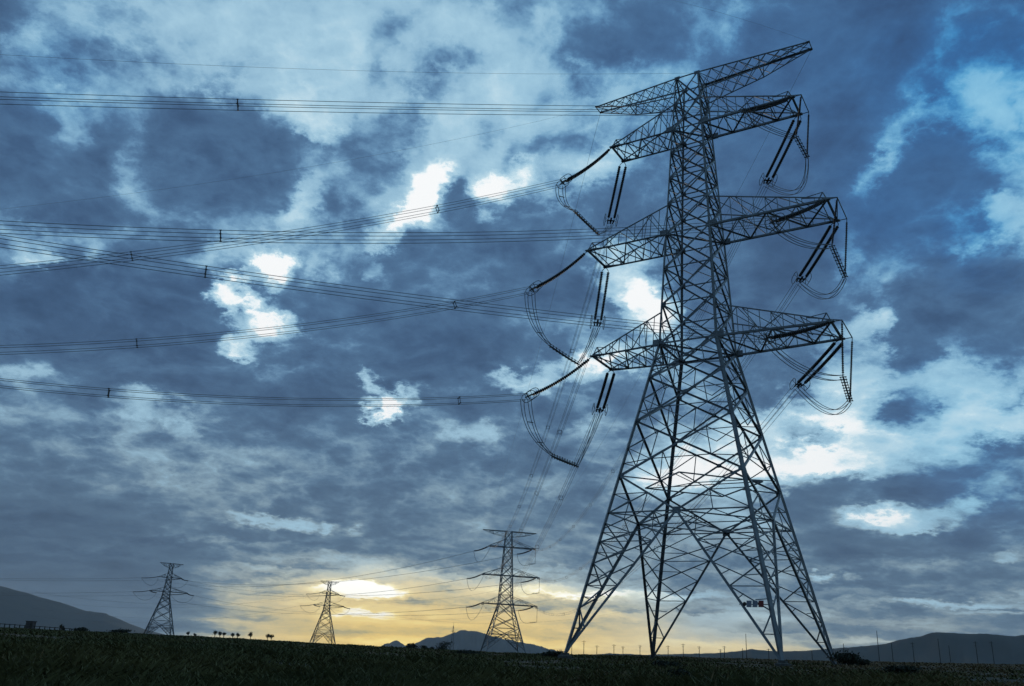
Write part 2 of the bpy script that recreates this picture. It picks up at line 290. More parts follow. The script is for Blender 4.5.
# ------------------------------------------------------------------ mesh helpers
class MB:
    def __init__(s): s.v = []; s.f = []
    def add(s, vs, fs):
        o = len(s.v); s.v.extend(vs); s.f.extend([tuple(i+o for i in f) for f in fs])
    def bar(s, a, b, w, ref=None):
        """rolled steel member: an L angle when wide, a square bar when slim"""
        a = Vector(a); b = Vector(b); d = b - a
        if d.length < 1e-4: return
        d.normalize()
        r = Vector(ref) if ref is not None else Vector((0, 0, 1))
        if abs(d.dot(r)) > .98: r = Vector((1, 0, 0)) if abs(d.x) < .9 else Vector((0, 1, 0))
        x = d.cross(r).normalized(); y = d.cross(x).normalized()
        if w >= .09:
            t = w*.14; h = w*.5
            prof = [(-h, -h), (h, -h), (h, -h+t), (-h+t, -h+t), (-h+t, h), (-h, h)]
        else:
            h = w*.5; prof = [(-h, -h), (h, -h), (h, h), (-h, h)]
        n = len(prof)
        vs = [a + x*p + y*q for p, q in prof] + [b + x*p + y*q for p, q in prof]
        fs = [(i, (i+1) % n, n+(i+1) % n, n+i) for i in range(n)] + [tuple(range(n))[::-1], tuple(range(n, 2*n))]
        s.add(vs, fs)
    def plate(s, c, nrm, w, h, t=.03):
        c = Vector(c); nrm = Vector(nrm).normalized()
        x = Vector((0, 0, 1)).cross(nrm)
        if x.length < .05: x = Vector((1, 0, 0))
        x.normalize(); y = nrm.cross(x)
        vs = [c + x*(i*w/2) + y*(j*h/2) + nrm*(k*t/2) for k in (-1, 1) for i, j in ((-1, -1), (1, -1), (1, 1), (-1, 1))]
        s.add(vs, [(3, 2, 1, 0), (4, 5, 6, 7), (0, 1, 5, 4), (1, 2, 6, 5), (2, 3, 7, 6), (3, 0, 4, 7)])
    def tube(s, pts, rad, n=6, closed=False):
        pts = [Vector(p) for p in pts]; m_ = len(pts)
        rads = rad if hasattr(rad, '__len__') else [rad]*m_
        base = len(s.v); prev = None
        for i, p in enumerate(pts):
            if closed: d = pts[(i+1) % m_] - pts[i-1]
            else: d = pts[min(i+1, m_-1)] - pts[max(i-1, 0)]
            d.normalize()
            if prev is None:
                r = Vector((0, 0, 1)) if abs(d.z) < .9 else Vector((1, 0, 0))
                x = d.cross(r).normalized()
            else:
                x = (prev - d*prev.dot(d)).normalized()
            prev = x; y = d.cross(x)
            for k in range(n):
                a = 2*math.pi*k/n
                s.v.append(p + (x*math.cos(a) + y*math.sin(a))*rads[i])
        for i in range(m_ if closed else m_-1):
            j = (i+1) % m_
            for k in range(n):
                s.f.append((base+i*n+k, base+i*n+(k+1) % n, base+j*n+(k+1) % n, base+j*n+k))
        if not closed:
            s.f.append(tuple(base+k for k in range(n))[::-1]); s.f.append(tuple(base+(m_-1)*n+k for k in range(n)))
    def build(s, name, material, parent=None, org=None, smooth=False):
        if not s.v: return None
        me = bpy.data.meshes.new(name)
        o3 = Vector(org) if org is not None else Vector((0, 0, 0))
        me.from_pydata([tuple(Vector(p)-o3) for p in s.v], [], s.f)
        me.materials.append(material)
        if smooth: me.polygons.foreach_set('use_smooth', [True]*len(me.polygons))
        o = bpy.data.objects.new(name, me); COL.objects.link(o)
        if parent is not None: o.parent = parent
        elif org is not None: o.location = o3
        return o

def thing(name, label, cat, loc=(0, 0, 0), rz=0.0, group=None):
    o = bpy.data.objects.new(name, None); COL.objects.link(o)
    o.empty_display_size = .5
    o.location = loc; o.rotation_euler = (0, 0, rz)
    o['label'] = label; o['category'] = cat
    if group: o['group'] = group
    return o
def tag(o, label, cat, group=None):
    o['label'] = label; o['category'] = cat
    if group: o['group'] = group
    return o
def lerp(a, b, t): return Vector(a)*(1-t) + Vector(b)*t

# ------------------------------------------------------------------ ground
EDGE_X = [-200, 0, 200, 300, 400, 500, 563, 650, 782, 900, 1024, 1200]
EDGE_Y = [621, 628, 637, 642.5, 648, 653, 654.5, 656, 660, 662.5, 665, 669]
_ea = []; _ee = []; _ex = []
for x_, y_ in zip(EDGE_X, EDGE_Y):
    r_ = ray(x_, y_); _ea.append(math.atan2(r_.x, r_.y)); _ee.append(r_.z/math.hypot(r_.x, r_.y)); _ex.append(x_)
def terrain(x, y):
    r = math.hypot(x, y); a = math.atan2(x, y)
    s = float(np.interp(a, _ea, _ee))
    s *= max(0.0, min(1.0, (2.4-abs(a))/1.4))
    rc = float(np.interp(a, [-.6, 0, .1, .6], [170, 260, 420, 800]))
    rr = min(r, rc)
    z = ZC + s*rr - 1.6*math.exp(-rr/34.0) - .004*rr*0
    if r > rc: z += (r-rc)*(s*.35 if s > 0 else s) - (r-rc)*.0012
    amp = .10*min(1, r/12)*(1 if r < 120 else max(0, 1-(r-120)/200))
    z += amp*(mn.noise(Vector((x*.13, y*.13, 3.1))) + .5*mn.noise(Vector((x*.4, y*.4, 9.7))))
    if 120 < r < 1500: z += .25*min(1, (r-120)/60)*mn.noise(Vector((a*45, r*.012, 5.0)))
    return z
def build_ground():
    na = 900
    rs = np.concatenate([[0.0], np.geomspace(2.0, 120, 90), np.geomspace(124, 12000, 90)])
    vs = [(0, 0, terrain(0, 0))]
    # denser in front
    t = np.linspace(-1, 1, na, endpoint=False)
    angs = np.pi*(0.30*t + 0.70*t**3)
    for r in rs[1:]:
        for a in angs: 
            x, y = r*math.sin(a), r*math.cos(a); vs.append((x, y, terrain(x, y)))
    fs = [(0, 1+(k+1) % na, 1+k) for k in range(na)]
    for i in range(len(rs)-2):
        o = 1+i*na; p = o+na
        for k in range(na): fs.append((o+k, o+(k+1) % na, p+(k+1) % na, p+k))
    me = bpy.data.meshes.new('ground'); me.from_pydata(vs, [], fs); me.materials.append(GROUND)
    me.polygons.foreach_set('use_smooth', [True]*len(me.polygons))
    o = bpy.data.objects.new('ground', me); COL.objects.link(o); o['kind'] = 'structure'
build_ground()

# ------------------------------------------------------------------ hills
def hill(name, pts, dist, width, rough, seed, n=260):
    xs = np.linspace(pts[0][0], pts[-1][0], n)
    ys = np.interp(xs, [p[0] for p in pts], [p[1] for p in pts])
    prof = [(-1.0, 0.0), (-.8, .10), (-.6, .26), (-.42, .46), (-.28, .64), (-.15, .82), (-.06, .95), (0, 1.0), (.1, .93), (.3, .7), (.6, .35), (1.0, 0)]
    vs = []; fs = []
    for i in range(n):
        r_ = ray(xs[i], ys[i]); a = math.atan2(r_.x, r_.y); tz = r_.z/math.hypot(r_.x, r_.y)
        top = ZC + tz*dist
        g0 = terrain(dist*math.sin(a), dist*math.cos(a)) - 12
        top += rough*(mn.noise(Vector((i*.11, seed, 0))) + .6*mn.noise(Vector((i*.33, seed, 4))) + .35*mn.noise(Vector((i*.8, seed, 8))))
        for (q, h) in prof:
            d = dist + q*width*(1 + .25*mn.noise(Vector((i*.06, q*2, seed))))
            hh = h + (.10*mn.noise(Vector((i*.09, q*5, seed+3))) + .05*mn.noise(Vector((i*.3, q*9, seed+5))) if abs(q) > .01 and abs(q) < .99 else 0)
            hh = min(hh, .4+.6*(1-abs(q)))
            vs.append((d*math.sin(a), d*math.cos(a), g0 + (top-g0)*max(hh, 0)))
    k = len(prof)
    for i in range(n-1):
        for j in range(k-1): fs.append((i*k+j, i*k+j+1, (i+1)*k+j+1, (i+1)*k+j))
    me = bpy.data.meshes.new(name); me.from_pydata(vs, [], fs); me.materials.append(HILL)
    me.polygons.foreach_set('use_smooth', [True]*len(me.polygons))
    o = bpy.data.objects.new(name, me); COL.objects.link(o); o['kind'] = 'structure'
    return o
hill('mountain', [(-800, 545), (-500, 562), (-220, 560), (-120, 572), (-40, 581), (0, 586), (30, 594), (60, 602), (85, 611), (105, 613), (125, 622), (150, 631), (190, 641)], 8500, 1800, 9, 1.0)
hill('mountain', [(372, 652), (385, 644), (397, 640), (405, 646), (412, 645), (428, 637.5), (443, 637), (455, 632), (465, 630), (480, 632), (495, 637), (515, 641), (540, 646), (560, 652), (575, 656)], 9000, 1500, 11, 2.0)
hill('hills', [(545, 657), (580, 655), (610, 653.5), (640, 654.5), (680, 654), (720, 653), (745, 650), (752, 649), (775, 651.5), (800, 651), (830, 648.5), (860, 646.5), (885, 644), (895, 641), (905, 638.5), (920, 636.5),
               (932, 632.5), (940, 632), (965, 634), (985, 633.5), (1010, 636), (1024, 635), (1100, 637), (1200, 645), (1330, 655), (1500, 672), (1800, 700)], 3600, 900, 2.5, 3.0, 620)

# ------------------------------------------------------------------ lattice tower builder (local frame: arms along x, line along y)
CORN = {'a': (-1, -1), 'b': (1, -1), 'c': (1, 1), 'd': (-1, 1)}
RING = ['a', 'b', 'c', 'd']

def tower(root, prof, zk, zjoints, panels, arms, earth, feet, fine=1.0, steel=STEEL, full=True, depth=2.6):
    """prof: (z, half x, half y); zk: apex height of the leg frames; zjoints: brace joints from the apex up to the waist;
    panels: brace joints above the waist; arms: (z, left, right, tip half width, extension); earth: (z, left, right, tip half, depth)"""
    Z = [p[0] for p in prof]; HX = [p[1] for p in prof]; HY = [p[2] for p in prof]
    def L(c, z):
        sx, sy = CORN[c]
        if z < 0:
            kx = (HX[1]-HX[0])/(Z[1]-Z[0]); ky = (HY[1]-HY[0])/(Z[1]-Z[0])
            return Vector((sx*(HX[0]+kx*z), sy*(HY[0]+ky*z), z))
        return Vector((sx*np.interp(z, Z, HX), sy*np.interp(z, Z, HY), z))
    wl, wd, wr, ws_ = .195*fine, .14*fine, .075*fine, .055*fine
    top = Z[-1]; waist = Z[1]
    # main legs: one mesh each, with splice plates and footing
    for c in RING:
        sx, sy = CORN[c]; b = MB()
        fz = feet[c]
        pts = [L(c, fz)] + [L(c, z) for z in Z[1:]]
        for i in range(len(pts)-1):
            w = wl*(1.1 if i == 0 else (.82, .68, .56, .5)[min(i-1, 3)])
            b.bar(pts[i], pts[i+1], w, (sx, sy, 0.001))
        if full:
            for z in list(zjoints) + list(panels):
                p = L(c, z); b.plate(p + Vector((-sx*.16, 0, 0)), (0, sy, .1), .30, .34, .02); b.plate(p + Vector((0, -sy*.16, 0)), (sx, 0, .1), .30, .34, .02)
        lg = b.build('leg', steel, root)
        if full:
            g = MB(); p = L(c, fz)
            g.v = []; 
            n = 8
            for (rr, zz_) in ((.5, -.9), (.48, .04), (.30, .08), (.28, .22)):
                for k in range(n):
                    a = 2*math.pi*k/n; g.v.append(Vector((p.x+rr*math.cos(a), p.y+rr*math.sin(a), p.z+zz_)))
            for i in range(3):
                for k in range(n): g.f.append((i*n+k, i*n+(k+1) % n, (i+1)*n+(k+1) % n, (i+1)*n+k))
            g.f.append(tuple(3*n+k for k in range(n)))
            g.build('footing', CONC, lg)
    # face bracing, one mesh per face
    for q in range(4):
        c1, c2 = RING[q], RING[(q+1) % 4]
        nrm = (Vector((*CORN[c1], 0)) + Vector((*CORN[c2], 0)))/2
        b = MB()
        ap = (L(c1, zk) + L(c2, zk))/2
        for c, o in ((c1, c2), (c2, c1)):
            f0 = L(c, max(feet[c], 0) + .15)
            b.bar(f0, ap, wd*1.15, nrm)
            # lacing between main leg and inner strut
            pl = [.16, .30, .46, .62, .78, .92]
            SP = [lerp(f0, ap, t) for t in pl]; LP = [L(c, p.z) for p in SP]
            for i in range(5):
                if i in (0, 2, 4): b.bar(LP[i], SP[i], ws_, nrm)
                b.bar(LP[i], SP[i+1], wr, nrm) if i % 2 else b.bar(SP[i], LP[i+1], wr, nrm)
                if i >= 2: b.bar(SP[i], LP[i+1], wr*.9, nrm) if i % 2 else b.bar(LP[i], SP[i+1], wr*.9, nrm)
                if full and i >= 1:
                    X_ = (SP[i] + LP[i+1] + LP[i] + SP[i+1])/4
                    b.bar(lerp(LP[i], LP[i+1], .5), lerp(LP[i], X_, .9), ws_*.9, nrm)
                    b.bar(lerp(SP[i], SP[i+1], .5), lerp(X_, SP[i+1], .4), ws_*.9, nrm)
            # from the apex up to the leg
            b.bar(ap, L(c, zjoints[0]), wd, nrm)
            lk = L(c, zk)
            b.bar(lk, ap, wr*1.1, nrm)
            b.bar(lk, (ap + L(c, zjoints[0]))/2, wr, nrm)
            if full:
                m2 = (ap + L(c, zjoints[0]))/2
                b.bar(m2, (lk + ap)/2, ws_, nrm); b.bar(lerp(lk, L(c, zjoints[0]), .5), m2, ws_, nrm)
                f1 = lerp(f0, ap, .88); b.bar((lk+ap)/2, f1, ws_, nrm); b.bar(L(c, f1.z), (lk+ap)/2, ws_, nrm)
        b.plate(ap + nrm*.04, nrm, .55, .45, .02)
        # X panels up to the waist
        js = list(zjoints)
        for i in range(len(js)-1):
            z0, z1 = js[i], js[i+1]
            A0, A1, B0, B1 = L(c1, z0), L(c1, z1), L(c2, z0), L(c2, z1)
            b.bar(A0, B1, wd, nrm); b.bar(B0, A1, wd, -nrm)
            ww0, ww1 = (B0-A0).length, (B1-A1).length
            t = ww0/(ww0+ww1); X = lerp(A0, B1, t)
            b.plate(X + nrm*.03, nrm, .34, .3, .02)
            if full:
                for (l0, l1, o1) in ((A0, A1, B1), (B0, B1, A1)):
                    lm = lerp(l0, l1, .5)
                    q1 = lerp(l0, X, .5); q2 = lerp(l1, X, .5)
                    b.bar(lm, q1, ws_*1.1, nrm); b.bar(lm, q2, ws_*1.1, nrm)
                    b.bar(q1, q2, ws_, nrm)
                    b.bar(lerp(l0, l1, .22), q1, ws_, nrm)
                q1 = lerp(A0, X, .5); q3 = lerp(B0, X, .5)
                b.bar(q1, (A0+B0)/2 if i else lerp(q1, q3, .5), ws_, nrm); b.bar(q3, (A0+B0)/2 if i else lerp(q1, q3, .5), ws_, nrm)
                b.bar(q1, q3, ws_, nrm)
        b.bar(L(c1, waist), L(c2, waist), wd, nrm)
        # body panels
        ps = [waist] + list(panels)
        for i in range(len(ps)-1):
            z0, z1 = ps[i], ps[i+1]
            b.bar(L(c1, z0), L(c2, z1), wd*.85, nrm); b.bar(L(c2, z0), L(c1, z1), wd*.85, -nrm)
            b.bar(L(c1, z1), L(c2, z1), wr, nrm)
            if full:
                X = (L(c1, z0)+L(c2, z0)+L(c1, z1)+L(c2, z1))/4
                b.plate(X + nrm*.03, nrm, .24, .24, .02)
                for c in (c1, c2):
                    b.bar(L(c, (z0+z1)/2), lerp(L(c, z0), X, .55), ws_, nrm); b.bar(L(c, (z0+z1)/2), lerp(L(c, z1), X, .55), ws_, nrm)
        b.build('face_bracing', steel, root)
    # horizontal diaphragms
    for z in [zk, zjoints[0], waist] + [a[0] for a in arms[1:]]:
        b = MB()
        P = [L(c, z) for c in RING]; M_ = [(P[i]+P[(i+1) % 4])/2 for i in range(4)]
        if z <= zjoints[0]:
            for i in range(4): b.bar(M_[i], M_[(i+1) % 4], wr*1.1)
            if full:
                for i in range(4):
                    b.bar(P[(i+1) % 4], (M_[i]+M_[(i+1) % 4])/2, wr)
                    b.bar(M_[i], M_[(i+2) % 4], ws_)
        else:
            b.bar(P[0], P[2], wd*.8); b.bar(P[1], P[3], wd*.8)
        b.build('diaphragm', steel, root)
    # crossarms
    tips = {}
    wr, ws_ = wr*.82, ws_*.8
    for k, (z, al, ar, th, ex) in enumerate(arms):
        for side, ln in ((-1, al), (1, ar)):
            b = MB()
            near, far = (('a', 'd') if side < 0 else ('b', 'c'))
            tb = {c: L(c, z) for c in (near, far)}; tt = {c: L(c, min(z+depth, top)) for c in (near, far)}
            tip = {near: Vector((side*ln, -th, z)), far: Vector((side*ln, th, z))}
            tips[(k, side)] = tip[near], tip[far]
            nseg = 5 if full else 3
            ts = [i/nseg for i in range(nseg+1)]
            for c in (near, far):
                sgn = -1 if c == near else 1; nr = (0, sgn, 0)
                b.bar(tb[c], tip[c], wd*1.1, (0, 0, -1))
                b.bar(tt[c], tip[c] + Vector((0, 0, .12)), wr*1.25, (0, 0, 1))
                bp = [lerp(tb[c], tip[c], t) for t in ts]; tp = [lerp(tt[c], tip[c] + Vector((0, 0, .12)), t) for t in ts]
                for i in range(nseg):
                    if i: b.bar(bp[i], tp[i], ws_*1.1, nr)
                    b.bar(bp[i+1] if i % 2 else bp[i], tp[i] if i % 2 else tp[i+1], wr*.95, nr)
                    if full: b.bar(lerp(bp[i], bp[i+1], .5), (lerp(tp[i], tp[i+1], .5)), ws_, nr)
            # bottom plan bracing: crossing diagonals
            nb = 4 if full else 2
            for i in range(nb):
                t0, t1 = i/nb, (i+1)/nb
                n0, n1, f0, f1 = lerp(tb[near], tip[near], t0), lerp(tb[near], tip[near], t1), lerp(tb[far], tip[far], t0), lerp(tb[far], tip[far], t1)
                if i % 2 == 0: b.bar(n0, f1, wd*.75); b.bar(f0, n1, wr)
                else: b.bar(f0, n1, wd*.75); b.bar(n0, f1, wr)
                b.bar(n1, f1, wr*1.2 if i < nb-1 else wd)
                if full:
                    b.bar(lerp(tt[near], tip[near], t1), lerp(tt[far], tip[far], t1), ws_)
                    b.bar(lerp(tt[near], tip[near], t0), lerp(tt[far], tip[far], t1), ws_)
            for c in (near, far):
                b.plate(tip[c] + Vector((-side*.25, 0, 0)), (0, 0, 1), .9, .28, .09)
                b.plate(tb[c] + Vector((side*.2, 0, .1)), (0, 1, 0), .7, .55, .03)
            if full:   # ladder-like end frame and the little mast over the near tip
                b.bar(tip[near] + Vector((-side*.45, 0, 0)), tip[far] + Vector((-side*.45, 0, 0)), wr)
                pk = tip[near] + Vector((-side*.3, .15, .75))
                b.bar(tip[near], pk, wr); b.bar(lerp(tt[near], tip[near], .8), pk, ws_); b.bar(tip[near] + Vector((-side*.8, .3, 0)), pk, wr)
                b.bar(lerp(tip[near], tip[far], .5), pk, ws_)
            if side > 0 and ex > 0:
                en, ef = tip[near] + Vector((ex, 0, 0)), tip[far] + Vector((ex, 0, 0))
                b.bar(tip[near], en, wr); b.bar(tip[far], ef, wr*.8); b.bar(en, ef, wr); b.bar(en, tip[far], wr)
                b.bar(lerp(tt[near], tip[near], .8), en, ws_)
                tips[(k, 'ext')] = en, ef
            b.build('crossarm', steel, root)
    z, al, ar, th, dp = earth
    for side, ln in ((-1, al), (1, ar)):
        b = MB()
        near, far = (('a', 'd') if side < 0 else ('b', 'c'))
        tb = {c: L(c, z) for c in (near, far)}; lo = {c: L(c, z-dp) for c in (near, far)}
        tip = {near: Vector((side*ln, -th, z)), far: Vector((side*ln, th, z))}
        tips[('e', side)] = tip[near], tip[far]
        kink = {}
        for c in (near, far):
            sg = -1 if c == near else 1
            kk = lerp(tb[c], tip[c], .56); kink[c] = Vector((kk.x, kk.y, z-dp*.62))
            b.bar(tb[c], tip[c], wr*1.3 if c == near else wd*1.15, (0, 0, 1))
            b.bar(lo[c], kink[c], wr*1.1); b.bar(kink[c], tip[c], wr)
            nseg = 8 if full else 4
            def low(t): return lerp(lo[c], kink[c], t/.56) if t < .56 else lerp(kink[c], tip[c], (t-.56)/.44)
            for i in range(nseg):
                t0, t1 = i/nseg, (i+1)/nseg
                p0, p1 = lerp(tb[c], tip[c], t0), lerp(tb[c], tip[c], t1)
                b.bar(low(t0), p1, ws_, (0, sg, 0)); b.bar(p0, low(t1), ws_, (0, sg, 0))
            b.bar(kk, kink[c], wr)
        nseg = 8 if full else 4
        for i in range(nseg):
            t0, t1 = i/nseg, (i+1)/nseg
            n0, n1, f0, f1 = lerp(tb[near], tip[near], t0), lerp(tb[near], tip[near], t1), lerp(tb[far], tip[far], t0), lerp(tb[far], tip[far], t1)
            b.bar(n0, f1, ws_); b.bar(f0, n1, ws_)
            if full and t1 <= .6:
                q0, q1 = lerp(lo[near], kink[near], min(1, t0/.56)), lerp(lo[near], kink[near], min(1, t1/.56))
                g0, g1 = lerp(lo[far], kink[far], min(1, t0/.56)), lerp(lo[far], kink[far], min(1, t1/.56))
                b.bar(q0, g1, ws_); b.bar(g0, q1, ws_)
        b.bar(kink[near], kink[far], wr); b.bar(tip[near], tip[far], wr)
        for c in (near, far): b.plate(tb[c], (0, 1, 0), .3, .3, .03); b.plate(tip[c] - Vector((side*.1, 0, 0)), (0, 0, 1), .3, .2, .05)
        b.build('earthwire_arm', steel, root)
    return tips, L

# ------------------------------------------------------------------ main tower
P = dict(X=14.0674, Y=59.5307, psi=-32.0565, w=(2.1562, 1.7473, 1.2562, .9524), wy=2.3037, z=(22.0647, 31.4539, 41.2341, 46.5109),
         a=(7.9542, 8.5926, 6.7465, 8.7487), b=(9.9819, 10.412, 8.454, 9.9251), t=(1.8006, 1.7349, 1.2346, .4756), ex=.6812)
BX, BY = 7*(1-.0302), 7*(1+.0302)
Z0 = ZC + .3656
psi = R(P['psi'])
XL = Vector((math.cos(psi), math.sin(psi), 0)); YL = Vector((-math.sin(psi), math.cos(psi), 0))
TM = Vector((P['X'], P['Y'], Z0))
def tow(v): return TM + XL*v.x + YL*v.y + Vector((0, 0, v.z))
main = thing('transmission_tower', 'tall galvanised lattice pylon towering over the plain, by far the largest of the pylons', 'pylon', TM, psi, 'lattice pylons on the plain')
feet = {}
for c, (sx, sy) in CORN.items():
    wpt = tow(Vector((sx*BX, sy*BY, 0)))
    feet[c] = {'a': -.06, 'b': .09, 'c': .136, 'd': -.074}[c]

    feet[c] = min(feet[c], terrain(wpt.x, wpt.y) - Z0 + .12)
profM = [(0, BX, BY), (P['z'][0], P['w'][0], P['wy'])] + [(P['z'][i], P['w'][i], P['w'][i]) for i in (1, 2, 3)]
tips, LegM = tower(main, profM, 9.17, [11.8, 15.87, 19.3, 22.0647], [25.3, 28.4, 31.4539, 34.2, 36.6, 39.0, 41.2341, 43.8, 46.5109],
    [(P['z'][i], P['a'][i], P['b'][i], P['t'][i], P['ex']) for i in range(3)], (P['z'][3], P['a'][3], P['b'][3], P['t'][3], 1.9), feet)

# number plates on the near face beside the second leg
def face_pt(px, py, off=.12):
    # near face plane through legs a,b
    p0, p1, p2 = tow(LegM('a', 1)), tow(LegM('b', 1)), tow(LegM('b', 8))
    n = (p1-p0).cross(p2-p0).normalized()
    d = ray(px, py); t = (p0-CAM).dot(n)/d.dot(n)
    q = CAM + d*t; return q - n*off*(1 if n.dot(d) > 0 else -1), n
rail = MB(); qa, nf = face_pt(739.5, 604.3, .02); qb, _ = face_pt(769, 604.6, .02); rail.bar(qa, qb, .05)
def loc_(v): d = v-TM; return Vector((d.dot(XL), d.dot(YL), d.z))
def build_local(b, name, mt):
    b.v = [loc_(Vector(v)) for v in b.v]; return b.build(name, mt, main)
build_local(rail, 'sign_rail', STEEL)
for px0, px1, mt, nm in ((747.2, 752.2, PALEP, 'pale_plate'), (753.1, 758.1, PALEP, 'pale_plate'), (759.0, 764.2, REDP, 'red_plate')):
    a_, _ = face_pt(px0, 604.5); c_, _ = face_pt(px1, 604.5); b = MB()
    b.plate((a_+c_)/2, nf, (a_-c_).length, .38, .02); build_local(b, nm, mt)
a_, _ = face_pt(745.2, 604.6); b = MB(); b.tube([a_ - nf*.012, a_ + nf*.012], .12, 14); build_local(b, 'round_plate', DARKP)

# ------------------------------------------------------------------ line hardware
def plane_hit(px, py, A_, d):
    """point of the vertical plane through A along d seen in a direction"""
    n = Vector((d.y, -d.x, 0)); r_ = ray(px, py)
    t = (A_-CAM).dot(n)/r_.dot(n); return CAM + r_*t

def curve(p0, p1, sag, n=24):
    return [lerp(p0, p1, i/n) - Vector((0, 0, 4*sag*(i/n)*(1-i/n))) for i in range(n+1)]

def insulator(A_, E_, label, group, sag=.25, gap=.42, full=True, ndisc=None, dr=1.0):
    """double tension string from the crossarm A to the conductor clamp E"""
    root = thing('insulator_string', label, 'insulator', A_, 0, group)
    d = E_-A_; Lg = d.length; dn = d.normalized(); side = Vector((dn.y, -dn.x, 0)).normalized(); up_ = side.cross(dn)
    pts = curve(A_, E_, sag, 60)
    def at(t):
        f = t*60; i = min(int(f), 59); return lerp(pts[i], pts[i+1], f-i)
    for sgn in (-1, 1):
        b = MB(); o = side*(gap/2*sgn)
        nd = ndisc or 30
        cp = []; rr = []
        t0, t1 = (.075, .89) if full else (.04, .96)
        for i in range(nd):
            for (q, r_) in ((.0, .05), (.25, .125), (.6, .13), (.8, .05)):
                cp.append(at(t0 + (t1-t0)*(i+q)/nd) + o); rr.append(r_*dr)
        b.tube(cp, rr, 10 if full else 5); ds = b.build('disc_string', DISC, root, A_)
        if full:
            l = MB(); l.tube([at(0), at(.05) + o*.9, at(t0) + o], .03, 5); l.build('link', FITT, ds, A_)
            l = MB(); l.tube([at(t1) + o, at(.95) + o*.95, at(1) + o*.6], .03, 5); l.build('link', FITT, ds, A_)
            # racetrack grading ring round the live end
            g = MB(); c = at(.93) + o; ring = []
            for k in range(16):
                a = 2*math.pi*k/16
                ring.append(c + o*1.1 + dn*(.62*math.copysign(abs(math.cos(a))**.6, math.cos(a))) + up_*(.34*math.copysign(abs(math.sin(a))**.7, math.sin(a))))
            g.tube(ring, .026, 5, True); g.bar(c + o*1.1 + up_*.34, c - up_*.05, .03); g.bar(c + o*1.1 - up_*.34, c + up_*.05, .03)
            g.build('grading_ring', FITT, ds, A_)
    y = MB(); e = at(.94); y.plate(e, up_, .16, gap*1.3, .05)
    for sx in (-1, 1): y.bar(e + side*(gap*.6*sx), at(1) + side*(.22*sx), .06)
    y.bar(e - side*gap*.6, e + side*gap*.6, .10); y.bar(at(.97)+up_*.25, at(.97)-up_*.25, .07)
    y.build('yoke_plate', FITT, root, A_)
    return root

def bundle(path, label, group, spacers=(), rad=.017, sp=.225, name='conductor_bundle', cat='power line', nw=4, mt=WIRE, spsize=.042):
    """four conductors side by side with spacers; path is a list of points"""
    root = thing(name, label, cat, path[0], 0, group); o3 = Vector(path[0])
    offs = [(-1, -1), (1, -1), (1, 1), (-1, 1)] if nw == 4 else ([(-1, 0), (1, 0)] if nw == 2 else [(0, 0)])
    P_ = [Vector(p) for p in path]
    S_, U_ = [], []
    for i in range(len(P_)):
        d = (P_[min(i+1, len(P_)-1)] - P_[max(i-1, 0)]).normalized()
        s = Vector((d.y, -d.x, 0))
        s = s.normalized() if s.length > .15 else (S_[-1] if S_ else Vector((1, 0, 0)))
        S_.append(s); U_.append(s.cross(d).normalized())
    for (i, j) in offs:
        b = MB(); b.tube([p + S_[k]*(sp*i) + U_[k]*(sp*j) for k, p in enumerate(P_)], rad, 5)
        b.build('wire', mt, root, o3)
    for k in spacers:
        f = k*(len(P_)-1); i = min(int(f), len(P_)-2); c = lerp(P_[i], P_[i+1], f-i); s, u_ = S_[i], U_[i]
        b = MB(); q = [c + s*(sp*a) + u_*(sp*e) for a, e in offs]
        if nw == 4:
            for n in range(4): b.bar(q[n], q[(n+1) % 4], spsize)
        elif nw == 2: b.bar(q[0], q[1], spsize)
        else: b.tube([c - s*.01, c + s*.01], .06, 6)
        for z in q: b.tube([z - s.cross(u_)*.06, z + s.cross(u_)*.06], rad*2.0, 5)
        b.build('spacer', FITT, root, o3)
    return root

D2 = Vector((-.947, -.316, 0)).normalized()
GI = 'insulator strings on the near pylon'
LEV = ('lowest', 'middle', 'top')
# second pylon position first: its tips are the far ends of the spans
MD = 300.0
def at_dist(px, py, d):
    r_ = ray(px, py); return CAM + r_*(d/math.hypot(r_.x, r_.y))
mt_top = at_dist(509, 531.5, MD)
midH = 39.2; psi2 = R(10)
T2 = Vector((mt_top.x, mt_top.y, mt_top.z - midH))
mid = thing('transmission_tower', 'mid-distance lattice pylon with three crossarm levels in front of the hazy central mountain', 'pylon', T2, psi2, 'lattice pylons on the plain')
X2 = Vector((math.cos(psi2), math.sin(psi2), 0)); Y2 = Vector((-math.sin(psi2), math.cos(psi2), 0))
def tow2(v): return T2 + X2*v.x + Y2*v.y + Vector((0, 0, v.z))
f2 = {}
for c, (sx, sy) in CORN.items():
    w_ = tow2(Vector((sx*6, sy*6, 0))); f2[c] = terrain(w_.x, w_.y) - T2.z - .1

zz2 = [14.7, 24.2, 33.8, 39.2]
tips2, L2 = tower(mid, [(0, 6.3, 6.3), (zz2[0], 2.2, 2.2), (zz2[1], 1.75, 1.75), (zz2[2], 1.3, 1.3), (zz2[3], 1.0, 1.0)], 5.0, [7.0, 10.5, 14.7],
    [17.8, 21, 24.2, 27.4, 30.6, 33.8, 36.4, 39.2], [(zz2[i], (8.2, 8.6, 6.8)[i], (10.2, 10.6, 8.8)[i], 1.6, .7) for i in range(3)], (zz2[3], 9.2, 9.8, .5, 1.9), f2, fine=1.55, full=False)

